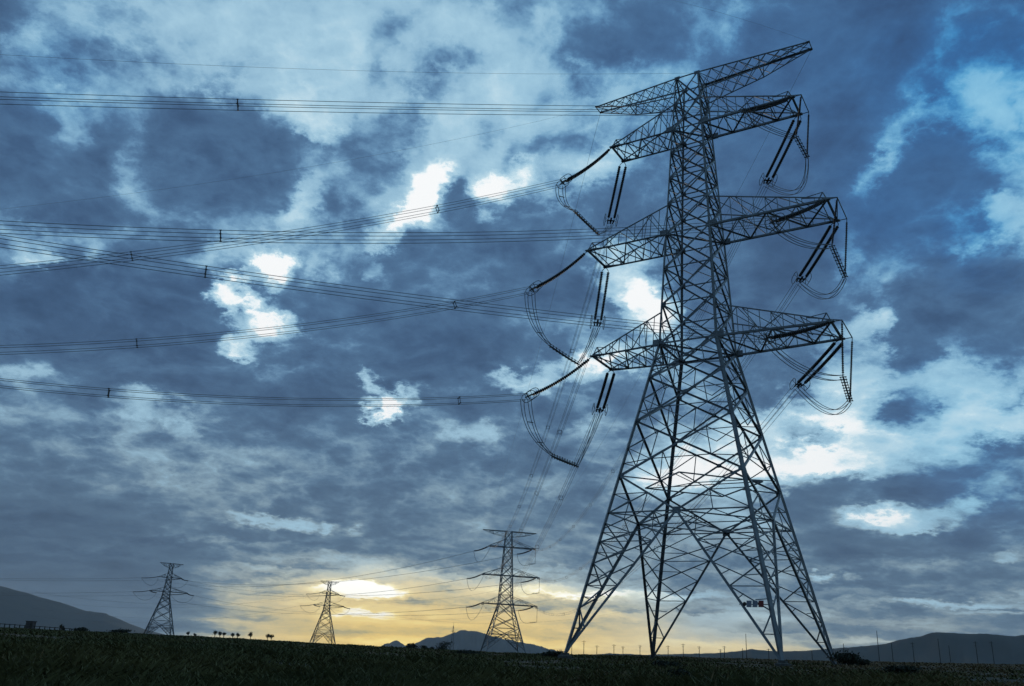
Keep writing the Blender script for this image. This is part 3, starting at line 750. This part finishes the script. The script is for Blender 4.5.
LS = {(0, -1): (526, 397), (1, -1): (530, 290), (2, -1): (561, 183), (0, 1): (765, 338), (1, 1): (771, 222), (2, 1): (743, 111)}
LW = {(0, -1): [(320, 402.5), (0, 383)], (1, -1): [(300, 328), (0, 350)], (2, -1): [(300, 233), (0, 270.5)],
      (0, 1): [(400, 298), (0, 241)], (1, 1): [(400, 238), (0, 227)], (2, 1): [(420, 108.5), (0, 98)]}
LSP = {(0, -1): (109, 459), (1, -1): (138, 454), (2, -1): (133, 438), (0, 1): (204,), (1, 1): (222,), (2, 1): (239,)}
AS = {(0, -1): (599, 412), (1, -1): (597, 326), (2, -1): (610, 224), (0, 1): (797, 387), (1, 1): (799, 282), (2, 1): (766, 184)}
ends = {}
SAGM = {(0, -1): 7, (1, -1): 8, (2, -1): 9, (0, 1): 8, (1, 1): 8.5, (2, 1): 9}
for k in range(3):
    for s in (-1, 1):
        side = 'left' if s < 0 else 'right'
        near, far = (tow(p) for p in tips[(k, s)])
        # towards the line that leaves on the left
        E_ = plane_hit(*LS[(k, s)], near, D2)

        insulator(near, E_, f'dark insulator string running sideways from the near pylon\'s {LEV[k]} {side} crossarm to the left wires', GI, .35 if s < 0 else .16, .36, dr=.95)
        pts = [plane_hit(*q, near, D2) for q in LW[(k, s)]]
        h = lambda p: (p-E_).dot(D2)
        h1, h2 = h(pts[0]), h(pts[1]); z1, z2 = pts[0].z-E_.z, pts[1].z-E_.z
        bb = (z2/h2 - z1/h1)/(h2-h1); aa = z1/h1 - bb*h1
        smax = h2+30; bb = max(bb, -.0005) if False else bb
        path = [E_ + D2*(smax*i/40) + Vector((0, 0, aa*(smax*i/40) + bb*(smax*i/40)**2)) for i in range(41)]

        spc = []
        for x_ in LSP[(k, s)]:
            best = min(range(401), key=lambda i: abs((lambda v: 512 + F*v.dot(RT)/v.dot(FW))(lerp(path[min(int(i/10), 39)], path[min(int(i/10), 39)+1], i/10-min(int(i/10), 39)) - CAM) - x_))
            spc.append(best/400)
        bundle(path, f'four-wire conductor bundle from the near pylon\'s {LEV[k]} {side} crossarm running off to the left', 'conductors leaving to the left', spc)
        # towards the second pylon
        m_near = tow2(tips2[(k, s)][0])
        d1 = Vector((m_near.x-far.x, m_near.y-far.y, 0)).normalized()
        E2 = plane_hit(*AS[(k, s)], far, d1)

        if (E2-far).length > 9: E2 = far + (E2-far).normalized()*9
        insulator(far, E2, f'dark double insulator string hanging steeply from the near pylon\'s {LEV[k]} {side} crossarm', GI, .1, .55)
        M_ = m_near + (far-m_near).normalized()*5 - Vector((0, 0, 1.0))
        insulator(m_near, M_, f'small insulator string facing us on the {LEV[k]} {side} crossarm of the mid-distance pylon', 'insulator strings on the mid-distance pylon', .2, .5, False, 14)
        bundle(curve(E2, M_, SAGM[(k, s)], 60), f'four-wire conductor bundle from the near pylon\'s {LEV[k]} {side} crossarm to the second pylon', 'conductors between the two pylons',
               [i/9 for i in range(1, 9)], rad=.017)
        ends[(k, s)] = (E_, E2)

# jumper loops of the near pylon
def px_at(px, py, d): return CAM + ray(px, py)*d
def dist(p): return (p-CAM).length
def bez(p, n=14):
    out = []
    for i in range(n+1):
        t = i/n; q = list(p)
        while len(q) > 1: q = [lerp(q[j], q[j+1], t) for j in range(len(q)-1)]
        out.append(q[0])
    return out
JL = {0: ((552, 456), (577, 466)), 1: ((550, 346), (578, 364)), 2: ((575, 212), (598, 234))}
GJ = 'jumper loops under the near pylon crossarms'
for k in range(3):
    E_, E2 = ends[(k, -1)]
    dA, dB = dist(E_), dist(E2)
    b0 = px_at(*JL[k][0], dA*.66+dB*.34); b1 = px_at(*JL[k][1], dA*.3+dB*.7)
    root = thing('jumper_loop', f'hanging jumper wires with a stiff bar below the {LEV[k]} left crossarm', 'jumper', E_, 0, GJ)
    side = (b1-b0).normalized(); sdn = Vector((side.y, -side.x, 0)).normalized()
    for o, rr in ((-.24, 0), (.24, 0)):
        for o2 in (-.13, .13):
            b = MB(); st = E_ + Vector((o2, 0, -.2)) + D2*(o*1.2)
            b.tube(bez([st, lerp(st, b0, .45) + Vector((0, 0, -1.0)) + D2*(.8+o), b0 + Vector((o2, 0, .1))], 14), .025, 5); b.build('wire', WIRE, root, E_)
            b = MB(); st = E2 + sdn*(o+o2) + Vector((0, 0, -.15))
            b.tube(bez([b1 + sdn*(o2), lerp(b1, st, .55) + Vector((0, 0, -.5)), st], 14), .025, 5); b.build('wire', WIRE, root, E_)
    b = MB()
    b.tube(curve(b0, b1, .05, 8), .075, 6)
    for o2 in (-.16, .16): b.tube([p + sdn*o2 + Vector((0, 0, .1)) for p in curve(b0, b1, .05, 8)], .022, 5)
    n = max(5, int((b1-b0).length/.42))
    for i in range(n+1):
        c = lerp(b0, b1, i/n); b.bar(c - sdn*.17 + Vector((0, 0, .1)), c + sdn*.17 - Vector((0, 0, .1)), .075); b.bar(c + Vector((0, 0, .24)), c - Vector((0, 0, .17)), .075)
    b.build('jumper_bar', FITT, root, E_)
    for t in (.35, .7):
        b = MB(); c = bez([E_, lerp(E_, b0, .45) + Vector((0, 0, -1.0)) + D2*.8, b0], 20)[int(t*20)]; b.bar(c - D2*.25, c + D2*.25, .05); b.build('spacer', FITT, root, E_)
JR = {0: ((843, 377), (850, 401)), 1: ((832, 246), (845, 277)), 2: ((796, 137), (807, 157))}
JP = {0: ((795, 377), (832, 381), (842, 414), (818, 410)), 1: ((790, 245), (815, 249), (838, 296), (815, 298)), 2: ((757, 126), (782, 135), (808, 188), (786, 196))}
for k in range(3):
    E_, E2 = ends[(k, 1)]
    en, ef = (tow(p) for p in tips[(k, 'ext')])
    b0 = px_at(*JR[k][0], dist(en)*.985); b1 = px_at(*JR[k][1], dist(ef)*.985)
    for (a_, b_, w_) in ((en, b0, 'near'), (ef, b1, 'far')):
        root = thing('jumper_insulator', f'slim rod insulator hanging plumb from the {w_} corner of the {LEV[k]} right crossarm', 'insulator', a_, 0, 'jumper insulators on the right crossarms')
        b = MB(); cp = []; rr = []
        for i in range(28):
            for (q, r_) in ((0, .035), (.4, .085), (.6, .085), (.9, .035)): cp.append(lerp(a_, b_, .06 + .88*(i+q)/28)); rr.append(r_)
        b.tube(cp, rr, 8); b.build('disc_string', DISC, root, a_)
        b = MB(); b.tube([a_, lerp(a_, b_, .06)], .03, 5); b.build('link', FITT, root, a_)
        b = MB(); b.tube([lerp(a_, b_, .94), b_], .03, 5); b.build('link', FITT, root, a_)
    root = thing('jumper_loop', f'jumper wires curving round the end of the {LEV[k]} right crossarm', 'jumper', b0, 0, GJ)
    side = (b1-b0).normalized(); sdn = Vector((side.y, -side.x, 0)).normalized()
    b = MB(); b.tube([b0, b1], .045, 6)
    n = max(5, int((b1-b0).length/.4))
    for o2 in (-.16, .16): b.tube([b0 + sdn*o2, b1 + sdn*o2], .022, 5)
    for i in range(n+1):
        c = lerp(b0, b1, i/n); b.bar(c - sdn*.22, c + sdn*.22, .055); b.bar(c + Vector((0, 0, .2)), c - Vector((0, 0, .15)), .055)
    b.build('jumper_bar', FITT, root, b0)
    q = JP[k]
    d0, d1_ = dist(E_), dist(b0)
    c1, c2 = px_at(*q[0], d0*.66+d1_*.34), px_at(*q[1], d0*.25+d1_*.75)
    for o in (-.2, .2):
        for o2 in (-.14, .14):
            off = sdn*o2 + Vector((0, 0, o)); b = MB()
            b.tube(bez([E_ + off, lerp(E_, c1, 1.0) + off, lerp(c2, b0, .2)+off, b0 + off*.7], 16), .025, 5); b.build('wire', WIRE, root, b0)
    d0, d1_ = dist(b1), dist(E2)
    c1, c2 = px_at(*q[2], d0*.66+d1_*.34), px_at(*q[3], d0*.3+d1_*.7)
    for o in (-.2, .2):
        for o2 in (-.14, .14):
            off = sdn*o2 + Vector((0, 0, o)); b = MB()
            b.tube(bez([b1 + off*.7, c1 + off + (c1-b1)*.25, c2 + off + (c2-E2)*.35, E2 + off], 16), .025, 5); b.build('wire', WIRE, root, b0)
    for pth in ((E_, c1),):
        pass

# earth wires of the near pylon
def single(path, label, name='earth_wire', rad=.012, group='earth wires'):
    b = MB(); b.tube(path, rad, 5); o = b.build(name, WIRE, None, path[0]); return tag(o, label, 'power line', group)
def line_path(A_, q1, q2, d=D2, ext=30):
    p1, p2 = plane_hit(*q1, A_, d), plane_hit(*q2, A_, d)
    h1, h2 = (p1-A_).dot(d), (p2-A_).dot(d); z1, z2 = p1.z-A_.z, p2.z-A_.z
    bb = (z2/h2 - z1/h1)/(h2-h1); aa = z1/h1 - bb*h1; sm = h2+ext
    return [A_ + d*(sm*i/40) + Vector((0, 0, aa*(sm*i/40) + bb*(sm*i/40)**2)) for i in range(41)]
eL, eR = tips[('e', -1)], tips[('e', 1)]
single(line_path(tow(eL[0]), (320, 165), (20, 207)), 'thin earth wire sloping down to the left from the left end of the top arm', rad=.006)
single(line_path(tow(LegM('b', 46.4)), (320, 69.5), (0, 54.5)), 'thin earth wire crossing high over the sky at left, just below the top edge', rad=.008)
pR = tow(eR[0]); q_ = plane_hit(680, 2, pR, D2)
single(line_path(pR, (745, 20), (680, 2)), 'thin earth wire climbing from the right end of the top arm to the upper edge', rad=.006)
mL, mR = tips2[('e', -1)], tips2[('e', 1)]
single(curve(tow(eL[1]), tow2(mL[0]), 5, 50), 'thin earth wire from the left end of the top arm to the mid-distance pylon', rad=.012)
single(curve(tow(eR[1]), tow2(mR[0]), 5, 50), 'thin earth wire from the right end of the top arm to the mid-distance pylon', rad=.012)

# ------------------------------------------------------------------ far pylons
def far_tower(px, py, d, H, label, rz):
    tp = at_dist(px, py, d); b0 = Vector((tp.x, tp.y, tp.z-H))
    root = thing('transmission_tower', label, 'pylon', b0, rz, 'lattice pylons on the plain')
    xv = Vector((math.cos(rz), math.sin(rz), 0)); yv = Vector((-math.sin(rz), math.cos(rz), 0))
    ff = {}
    for c, (sx, sy) in CORN.items():
        w_ = b0 + xv*(sx*7.4) + yv*(sy*7.4); ff[c] = min(terrain(w_.x, w_.y) - b0.z - .2, 3.0)
    tp_, _ = tower(root, [(0, 7.6, 7.6), (.56*H, 1.9, 1.9), (.64*H, 1.6, 1.6), (.82*H, 1.1, 1.1), (H, .8, .8)], .22*H, [.28*H, .40*H, .49*H, .56*H],
        [.60*H, .64*H, .70*H, .76*H, .82*H, .88*H, .94*H, H], [(.64*H, 8.2, 10.4, 1.2, 0), (.82*H, 5.4, 6.2, .9, 0)], (H, 5.8, 5.8, .5, 2.4), ff, fine=1.75, steel=STEEL_FAR, full=False, depth=2.2)
    return root, (lambda v: b0 + xv*v.x + yv*v.y + Vector((0, 0, v.z))), tp_
_, T3, tips3 = far_tower(172, 563.5, 495, 40, 'lattice pylon furthest left, standing behind the grassy rise beside the left mountain', R(28))
_, T4, tips4 = far_tower(330, 581.5, 560, 40, 'smallest lattice pylon, silhouetted just left of the glowing sunset gap', R(20))
GF = 'insulator strings on the distant pylons'
def far_wire(p, q, sag, label, rad=.03, ext=False):
    bundle(curve(p, q, sag, 30), label, 'conductors between the distant pylons', [], rad=rad, nw=2, sp=.22)
W3 = {}
for nm, TT, tp_, where in (('T3', T3, tips3, 'pylon furthest left'), ('T4', T4, tips4, 'smallest pylon')):
    for k in range(2):
        for s in (-1, 1):
            near, far = TT(tp_[(k, s)][0]), TT(tp_[(k, s)][1])
            lvl = ('lower', 'upper')[k]; sd = 'left' if s < 0 else 'right'
            dl = Vector((-.93, -.2, -.14)).normalized()
            E_ = near + dl*8.5
            insulator(near, E_, f'tiny insulator string pulled left from the {lvl} {sd} arm of the {where}', GF, .3, .5, False, 12, 1.7)
            E2 = far + Vector((.75, -.5, -.16)).normalized()*6
            if s > 0 or k == 0:
                insulator(far, E2, f'tiny insulator string pulled right from the {lvl} {sd} arm of the {where}', GF, .3, .5, False, 12, 1.7)
            W3[(nm, k, s)] = (E_, E2 if (s > 0 or k == 0) else far)
            # jumper
            root = thing('jumper_loop', f'fine jumper wire drooping under the {lvl} {sd} arm of the {where}', 'jumper', near, 0, 'jumper loops on the distant pylons')
            e2 = W3[(nm, k, s)][1]; b = MB(); b.tube(bez([E_, lerp(E_, near, .5) - Vector((0, 0, 6)), lerp(e2, far, .5) - Vector((0, 0, 5.5)), e2], 10), .07, 5); b.build('wire', WIRE, root, near)
# mid pylon: strings on the outgoing (left) side, jumpers
OUT = (T3(Vector((0, 0, 30))) - T2); OUT.z = 0; OUT.normalize()
for k in range(3):
    for s in (-1, 1):
        side = 'left' if s < 0 else 'right'
        fr = tow2(tips2[(k, s)][1 if s < 0 else 1]); nr_ = tow2(tips2[(k, s)][0])
        E_ = fr + (OUT*.98 + Vector((0, 0, -.19))).normalized()*7.0
        insulator(fr, E_, f'dark insulator string slanting left from the {LEV[k]} {side} crossarm of the mid-distance pylon', 'insulator strings on the mid-distance pylon', .3, .5, False, 16, 1.35)
        m_far = nr_ + (tow(tips[(k, s)][1]) - nr_).normalized()*5 - Vector((0, 0, 1.0))
        root = thing('jumper_loop', f'drooping jumper wire below the {LEV[k]} {side} crossarm of the mid-distance pylon', 'jumper', nr_, 0, 'jumper loops on the mid-distance pylon')
        b = MB()
        if s < 0: pp = bez([E_, E_ + Vector((1.0, 0, -5.6)), m_far + Vector((-2.5, 0, -6.4)), m_far + Vector((0, 0, -.5)), ], 16)
        else: pp = bez([E_, E_ + Vector((1, 0, -5)), nr_ + Vector((-3, 0, -6)), nr_ + Vector((.6, -1, -5.2))], 14)
        for o in (-.2, .2): b.tube([p + Y2*o for p in pp], .035, 5)
        b.build('wire', WIRE, root, nr_)
        if s > 0:
            b = MB(); b.tube([nr_ + Vector((.6, 0, 0)), nr_ + Vector((.6, -1, -5.2))], .07, 6); b.build('disc_string', DISC, root, nr_)
            b = MB(); b.tube([nr_ + Vector((.6, -1, -5.2)), nr_ + Vector((-1.8, -.5, -5.4))], .08, 6); b.build('jumper_bar', FITT, root, nr_)
        # on to the pylon furthest left
        tgt = W3[('T3', min(k, 1), 1)][1] if k < 2 else W3[('T3', 1, -1)][1]
        if k == 0 and s < 0: tgt = W3[('T3', 0, -1)][1]
        far_wire(E_, tgt + Vector((0, 0, -2.0*(s < 0))), 5 + k, f'faint conductor from the {LEV[k]} {side} crossarm of the mid-distance pylon towards the left pylon')
for k in range(2):
    for s in (-1, 1):
        lvl = ('lower', 'upper')[k]; sd = 'left' if s < 0 else 'right'
        E_ = W3[('T3', k, s)][0]
        far_wire(E_, E_ + Vector((-260, -60, -2)), 6, f'faint conductor leaving the picture at left from the {lvl} {sd} arm of the left pylon')
        E_ = W3[('T4', k, s)][0]
        far_wire(E_, T3(Vector((-60, 40, 12 + 8*k + 2*s))), 6, f'faint conductor running left from the {lvl} {sd} arm of the smallest pylon', .026)
        E2 = W3[('T4', k, s)][1]
        far_wire(E2, Vector((60 + 30*s, 560, E2.z + 10 + 8*k)), 9, f'faint conductor running right from the {lvl} {sd} arm of the smallest pylon', .026)

# ------------------------------------------------------------------ small things along the horizon
def on_ground(px, d):
    a = ray(px, 640); h = math.hypot(a.x, a.y); x, y = a.x/h*d, a.y/h*d
    return Vector((x, y, terrain(x, y)))
GP = 'utility poles along the far side of the plain'
poles = [(584, 12, 700, 1), (572, 9, 700, 0), (597, 9, 720, 1), (614, 10, 720, 1), (623, 9, 740, 1), (640, 10, 740, 1), (668, 10, 720, 1), (683, 11, 700, 1), (699, 10, 720, 1), (720, 8, 720, 1), (724, 10, 700, 1),
         (742, 9, 720, 0), (746, 19, 700, 0), (768, 9, 700, 1), (811, 8, 700, 0), (843, 13, 700, 0), (877.5, 22, 700, 0), (891, 14, 700, 0), (912, 14, 700, 1), (938, 17, 720, 0), (948, 13, 740, 0), (975, 15, 700, 1), (991, 15, 700, 1)]
for i, (px, h, d, xa) in enumerate(poles):
    g = on_ground(px, d)
    desc = ['with a short crossbar', 'bare'][0 if xa else 1]
    where = 'between the pylon legs' if px < 780 else 'before the dark right-hand hills'
    root = thing('utility_pole', f'thin {"tall " if h > 16 else ""}pole {desc} {where}, {("first","second","third","fourth","fifth","sixth","seventh","eighth","ninth","tenth","eleventh","twelfth","thirteenth","fourteenth","fifteenth","sixteenth","seventeenth","eighteenth","nineteenth","twentieth","twenty-first","twenty-second","twenty-third")[sorted(p[0] for p in poles).index(px)]} from left', 'pole', g, 0, GP)
    b = MB(); b.tube([g - Vector((0, 0, .5)), g + Vector((0, 0, h))], [.28, .2], 6); b.build('pole', WOOD, root, g)
    if xa:
        b = MB(); b.bar(g + Vector((-1.6, 0, h*.93)), g + Vector((1.6, .3, h*.93)), .22); b.bar(g + Vector((-1.0, 0, h*.8)), g + Vector((1.0, .2, h*.8)), .16); b.build('crossbar', WOOD, root, g)

# slender lattice mast left of the mid pylon
g = on_ground(452.5, 420)
root = thing('lattice_mast', 'slender tapering lattice mast standing left of the mid-distance pylon', 'mast', g)
b = MB(); H = 11.5
g2 = MB()
for sx, sy in ((-1, -1), (1, -1), (1, 1), (-1, 1)):
    b.bar(g + Vector((sx*.9, sy*.9, -1)), g + Vector((sx*.12, sy*.12, H)), .12)
for i in range(7):
    z0, z1 = H*i/7, H*(i+1)/7; r0, r1 = .9-.78*i/7, .9-.78*(i+1)/7
    for q in range(4):
        c1 = ((-1, -1), (1, -1), (1, 1), (-1, 1))[q]; c2 = ((1, -1), (1, 1), (-1, 1), (-1, -1))[q]
        g2.bar(g + Vector((c1[0]*r0, c1[1]*r0, z0)), g + Vector((c2[0]*r1, c2[1]*r1, z1)), .08)
g2.bar(g + Vector((-1.2, 0, H*.8)), g + Vector((1.2, 0, H*.8)), .12); g2.bar(g + Vector((0, 0, H-1)), g + Vector((0, 0, H+1.6)), .1)
b.build('mast_legs', STEEL_FAR, root, g); g2.build('mast_bracing', STEEL_FAR, root, g)

def crown(b, c, rx, rz, n, leaf, seed, sp=(.45, .30)):
    r_ = np.random.default_rng(seed)
    cl = [Vector(r_.normal(0, sp[0], 3)) for _ in range(7)]
    for i in range(n):
        q = cl[i % 7] + Vector(r_.normal(0, sp[1], 3))
        p = c + Vector((q.x*rx, q.y*rx, q.z*rz))
        d = Vector(r_.normal(0, 1, 3)).normalized(); e = d.orthogonal().normalized(); s = leaf*(.6+.8*r_.random())
        f = d.cross(e)
        b.add([p - e*s*.5, p + f*s*.3, p + e*s*.6, p - f*s*.3], [(0, 1, 2, 3)])
trees = [(187, 3.6, 430), (194, 2.8, 440), (214, 5.2, 430), (219, 4.6, 430), (223, 4.4, 435), (232, 4.4, 430), (237, 4.6, 430), (250, 5.2, 430), (267, 4.8, 430), (271, 4.3, 430)]
tdesc = ['low round tree just right of the left pylon', 'smallest tree, second right of the left pylon', 'tallest tree of the clump of three on the skyline', 'middle tree of the clump of three on the skyline', 'right-hand tree of the clump of three on the skyline',
         'left tree of the skyline pair beside the lone tree', 'right tree of the skyline pair beside the lone tree', 'lone round tree on the skyline between two pairs', 'rounder tree of the last skyline pair', 'smaller tree of the last skyline pair']
for i, (px, h, d) in enumerate(trees):
    g = on_ground(px, d)
    root = thing('tree', 'dark ' + tdesc[i], 'tree', g, 0, 'small trees on the left skyline')
    h *= .8; b = MB(); b.tube([g - Vector((0, 0, 1)), g + Vector((.1, 0, h*.4)), g + Vector((.05, 0, h*.8))], [.2, .15, .05], 6)
    for q in range(4):
        a = q*1.7+i; b.tube([g + Vector((.08, 0, h*.42)), g + Vector((math.cos(a)*h*.25, math.sin(a)*h*.25, h*.75))], [.09, .03], 5)
    b.build('trunk', BARK, root, g)
    b = MB(); crown(b, g + Vector((0, 0, h*.74)), h*.26, h*.22, 420, .34, 40+i, (.30, .30)); b.build('crown', LEAF, root, g)

def shrub(px, d, w, h, label, seed, group='scattered shrubs', n=900, leaf=.14):
    g = on_ground(px, d)
    root = thing('shrub', label, 'shrub', g, 0, group)
    r_ = np.random.default_rng(seed); b = MB()
    for q in range(9):
        a = r_.random()*6.28; rr = r_.random()*w*.45; b.tube([g, g + Vector((math.cos(a)*rr, math.sin(a)*rr, h*(.5+.5*r_.random())))], [.02+.01*h, .006], 4)
    b.build('stems', BARK, root, g)
    b = MB(); crown(b, g + Vector((0, 0, h*.42)), w*.5, h*.42, n, leaf, seed); b.build('leaves', SHRUB, root, g)
shrub(848, 58, 1.7, 1.0, 'dense dark shrub beside the rightmost pylon foot', 1, n=1600)
shrub(861, 60, 1.0, .5, 'low shrub touching the right side of the dense shrub by the pylon foot', 2)
shrub(553, 60, 1.0, .6, 'dark tuft-like shrub at the leftmost pylon foot', 3)
shrub(662, 40, .9, .35, 'flat shrub in the grass in front of the pylon', 4)
shrub(684, 27, .8, .5, 'shaggy shrub in the near grass under the pylon', 5, n=1200)
shrub(443, 120, 2.2, 1.2, 'rounded bush on the grass edge below the central mountain', 6)
shrub(470, 70, 2.0, .4, 'broad low bush in the grass in front of the mid-distance pylon', 7)
shrub(412, 330, 3.6, 2.2, 'blocky dark bush on the skyline left of the lattice mast', 8, n=1000, leaf=.5)
shrub(425, 330, 2.6, 1.6, 'ragged bush on the skyline near the lattice mast', 9, n=800, leaf=.5)
shrub(432, 330, 2.0, 1.5, 'small bush on the skyline next to the lattice mast', 10, n=600, leaf=.5)
shrub(78, 160, 2.2, .7, 'low dark bush on the rise below the left mountain', 11, n=800, leaf=.25)
shrub(118, 160, 2.4, .8, 'low dark bush on the rise left of the left pylon', 12, n=800, leaf=.25)
shrub(893, 40, .9, .4, 'small weed clump in the grass below the right hills', 13)
shrub(60, 300, .9, 2.0, 'upright dark bush standing by the fence on the left rise', 14, n=500, leaf=.35)

# hut and fence on the left rise
g = on_ground(27, 300); g.z = max(g.z, (at_dist(27, 625.5, 300)).z)
root = thing('hut', 'small dark flat-roofed hut on the skyline under the left mountain', 'hut', g)
b = MB()
def boxm(b, c, sx, sy, sz):
    x, y, z = c; vs = [(x+i*sx/2, y+j*sy/2, z+k*sz) for k in (0, 1) for i, j in ((-1, -1), (1, -1), (1, 1), (-1, 1))]
    b.add([Vector(v_) for v_ in vs], [(3, 2, 1, 0), (4, 5, 6, 7), (0, 1, 5, 4), (1, 2, 6, 5), (2, 3, 7, 6), (3, 0, 4, 7)])
boxm(b, (g.x, g.y, g.z-1.5), 2.1, 1.8, 2.6); b.build('wall', HUTW, root, g)
b = MB(); boxm(b, (g.x, g.y, g.z+1.103), 2.4, 2.1, .22); b.build('roof', WOOD, root, g)
b = MB(); boxm(b, (g.x+.5, g.y-.93, g.z-.9), .6, .05, 1.6); b.build('door', WOOD, root, g)
root = None
fa = [at_dist(x, 629.0+x*.041-3.5-(60-x)*.03, 210) for x in np.linspace(-60, 75, 28)]
root = thing('wire_fence', 'thin post and rail fence along the left skyline below the mountain', 'fence', fa[0])
for p in fa:
    b = MB(); b.bar(Vector((p.x, p.y, p.z-2.2)), p + Vector((0, 0, .1)), .15); b.build('post', WOOD, root, fa[0])
for dz_ in (0, -.7):
    b = MB(); b.tube([p + Vector((0, 0, dz_)) for p in fa], .06, 4); b.build('rail', WOOD, root, fa[0])

# ------------------------------------------------------------------ grass
def grass():
    sets = {'grass': ([], []), 'dry_grass': ([], [])}
    n = 84000
    u_ = rng.random(n); a = (rng.random(n)-.5)*2*R(44)
    r = 9.0*(150/9.0)**u_
    for i in range(n):
        x, y = r[i]*math.sin(a[i]), r[i]*math.cos(a[i])
        k = mn.noise(Vector((x*.25, y*.25, 1.0)))
        dry = (x*.9 + y*.25 - 16)/22 + 1.5*mn.noise(Vector((x*.09, y*.09, 6.0))) + .8*(rng.random()-.5) > 0.35
        if k < -.25 and rng.random() < .6: continue
        vs, fs = sets['dry_grass' if dry else 'grass']
        z = terrain(x, y) - .03
        h = (.16 + .22*rng.random())*(1+.9*k)*(1.0 if r[i] < 22 else max(.45, 1-(r[i]-22)/40))*(.7 if dry else 1)
        w = (.012 + .0011*r[i])
        az_ = rng.random()*6.28; lean = .75*h
        for q in range(3):
            aa_ = az_ + q*2.1; cx, sx_ = math.cos(aa_), math.sin(aa_)
            bx, by = x + cx*.05*(1+r[i]*.02), y + sx_*.05*(1+r[i]*.02)
            o = len(vs)
            lx, ly = cx*lean*(1+rng.random()), sx_*lean*(1+rng.random()); hh = h*(.6+.6*rng.random())
            vs += [(bx - sx_*w, by + cx*w, z), (bx + sx_*w, by - cx*w, z), (bx + lx*.4 + sx_*w*.6, by + ly*.4 - cx*w*.6, z+hh*.6), (bx+lx, by+ly, z+hh), (bx + lx*.4 - sx_*w*.6, by + ly*.4 + cx*w*.6, z+hh*.6)]
            fs.append((o, o+1, o+2, o+3, o+4))
    for nm, mt in (('grass', GRASS), ('dry_grass', DRY)):
        me = bpy.data.meshes.new(nm); me.from_pydata(sets[nm][0], [], sets[nm][1]); me.materials.append(mt)
        o = bpy.data.objects.new(nm, me); COL.objects.link(o); o['kind'] = 'stuff'
grass()

# ------------------------------------------------------------------ haze over the plain
def haze():
    b = MB(); boxm(b, (0, 4500, -60), 19000, 14600, 640)
    mt = bpy.data.materials.new('haze_air'); mt.use_nodes = True; t = mt.node_tree; t.nodes.clear()
    v_ = t.nodes.new('ShaderNodeVolumePrincipled'); v_.inputs['Color'].default_value = (.68, .84, 1.0, 1); v_.inputs['Density'].default_value = HAZE; v_.inputs['Anisotropy'].default_value = .3
    o_ = t.nodes.new('ShaderNodeOutputMaterial'); t.links.new(v_.outputs[0], o_.inputs['Volume'])
    o = b.build('haze', mt); o['kind'] = 'stuff'
HAZE = 0.000042
haze()
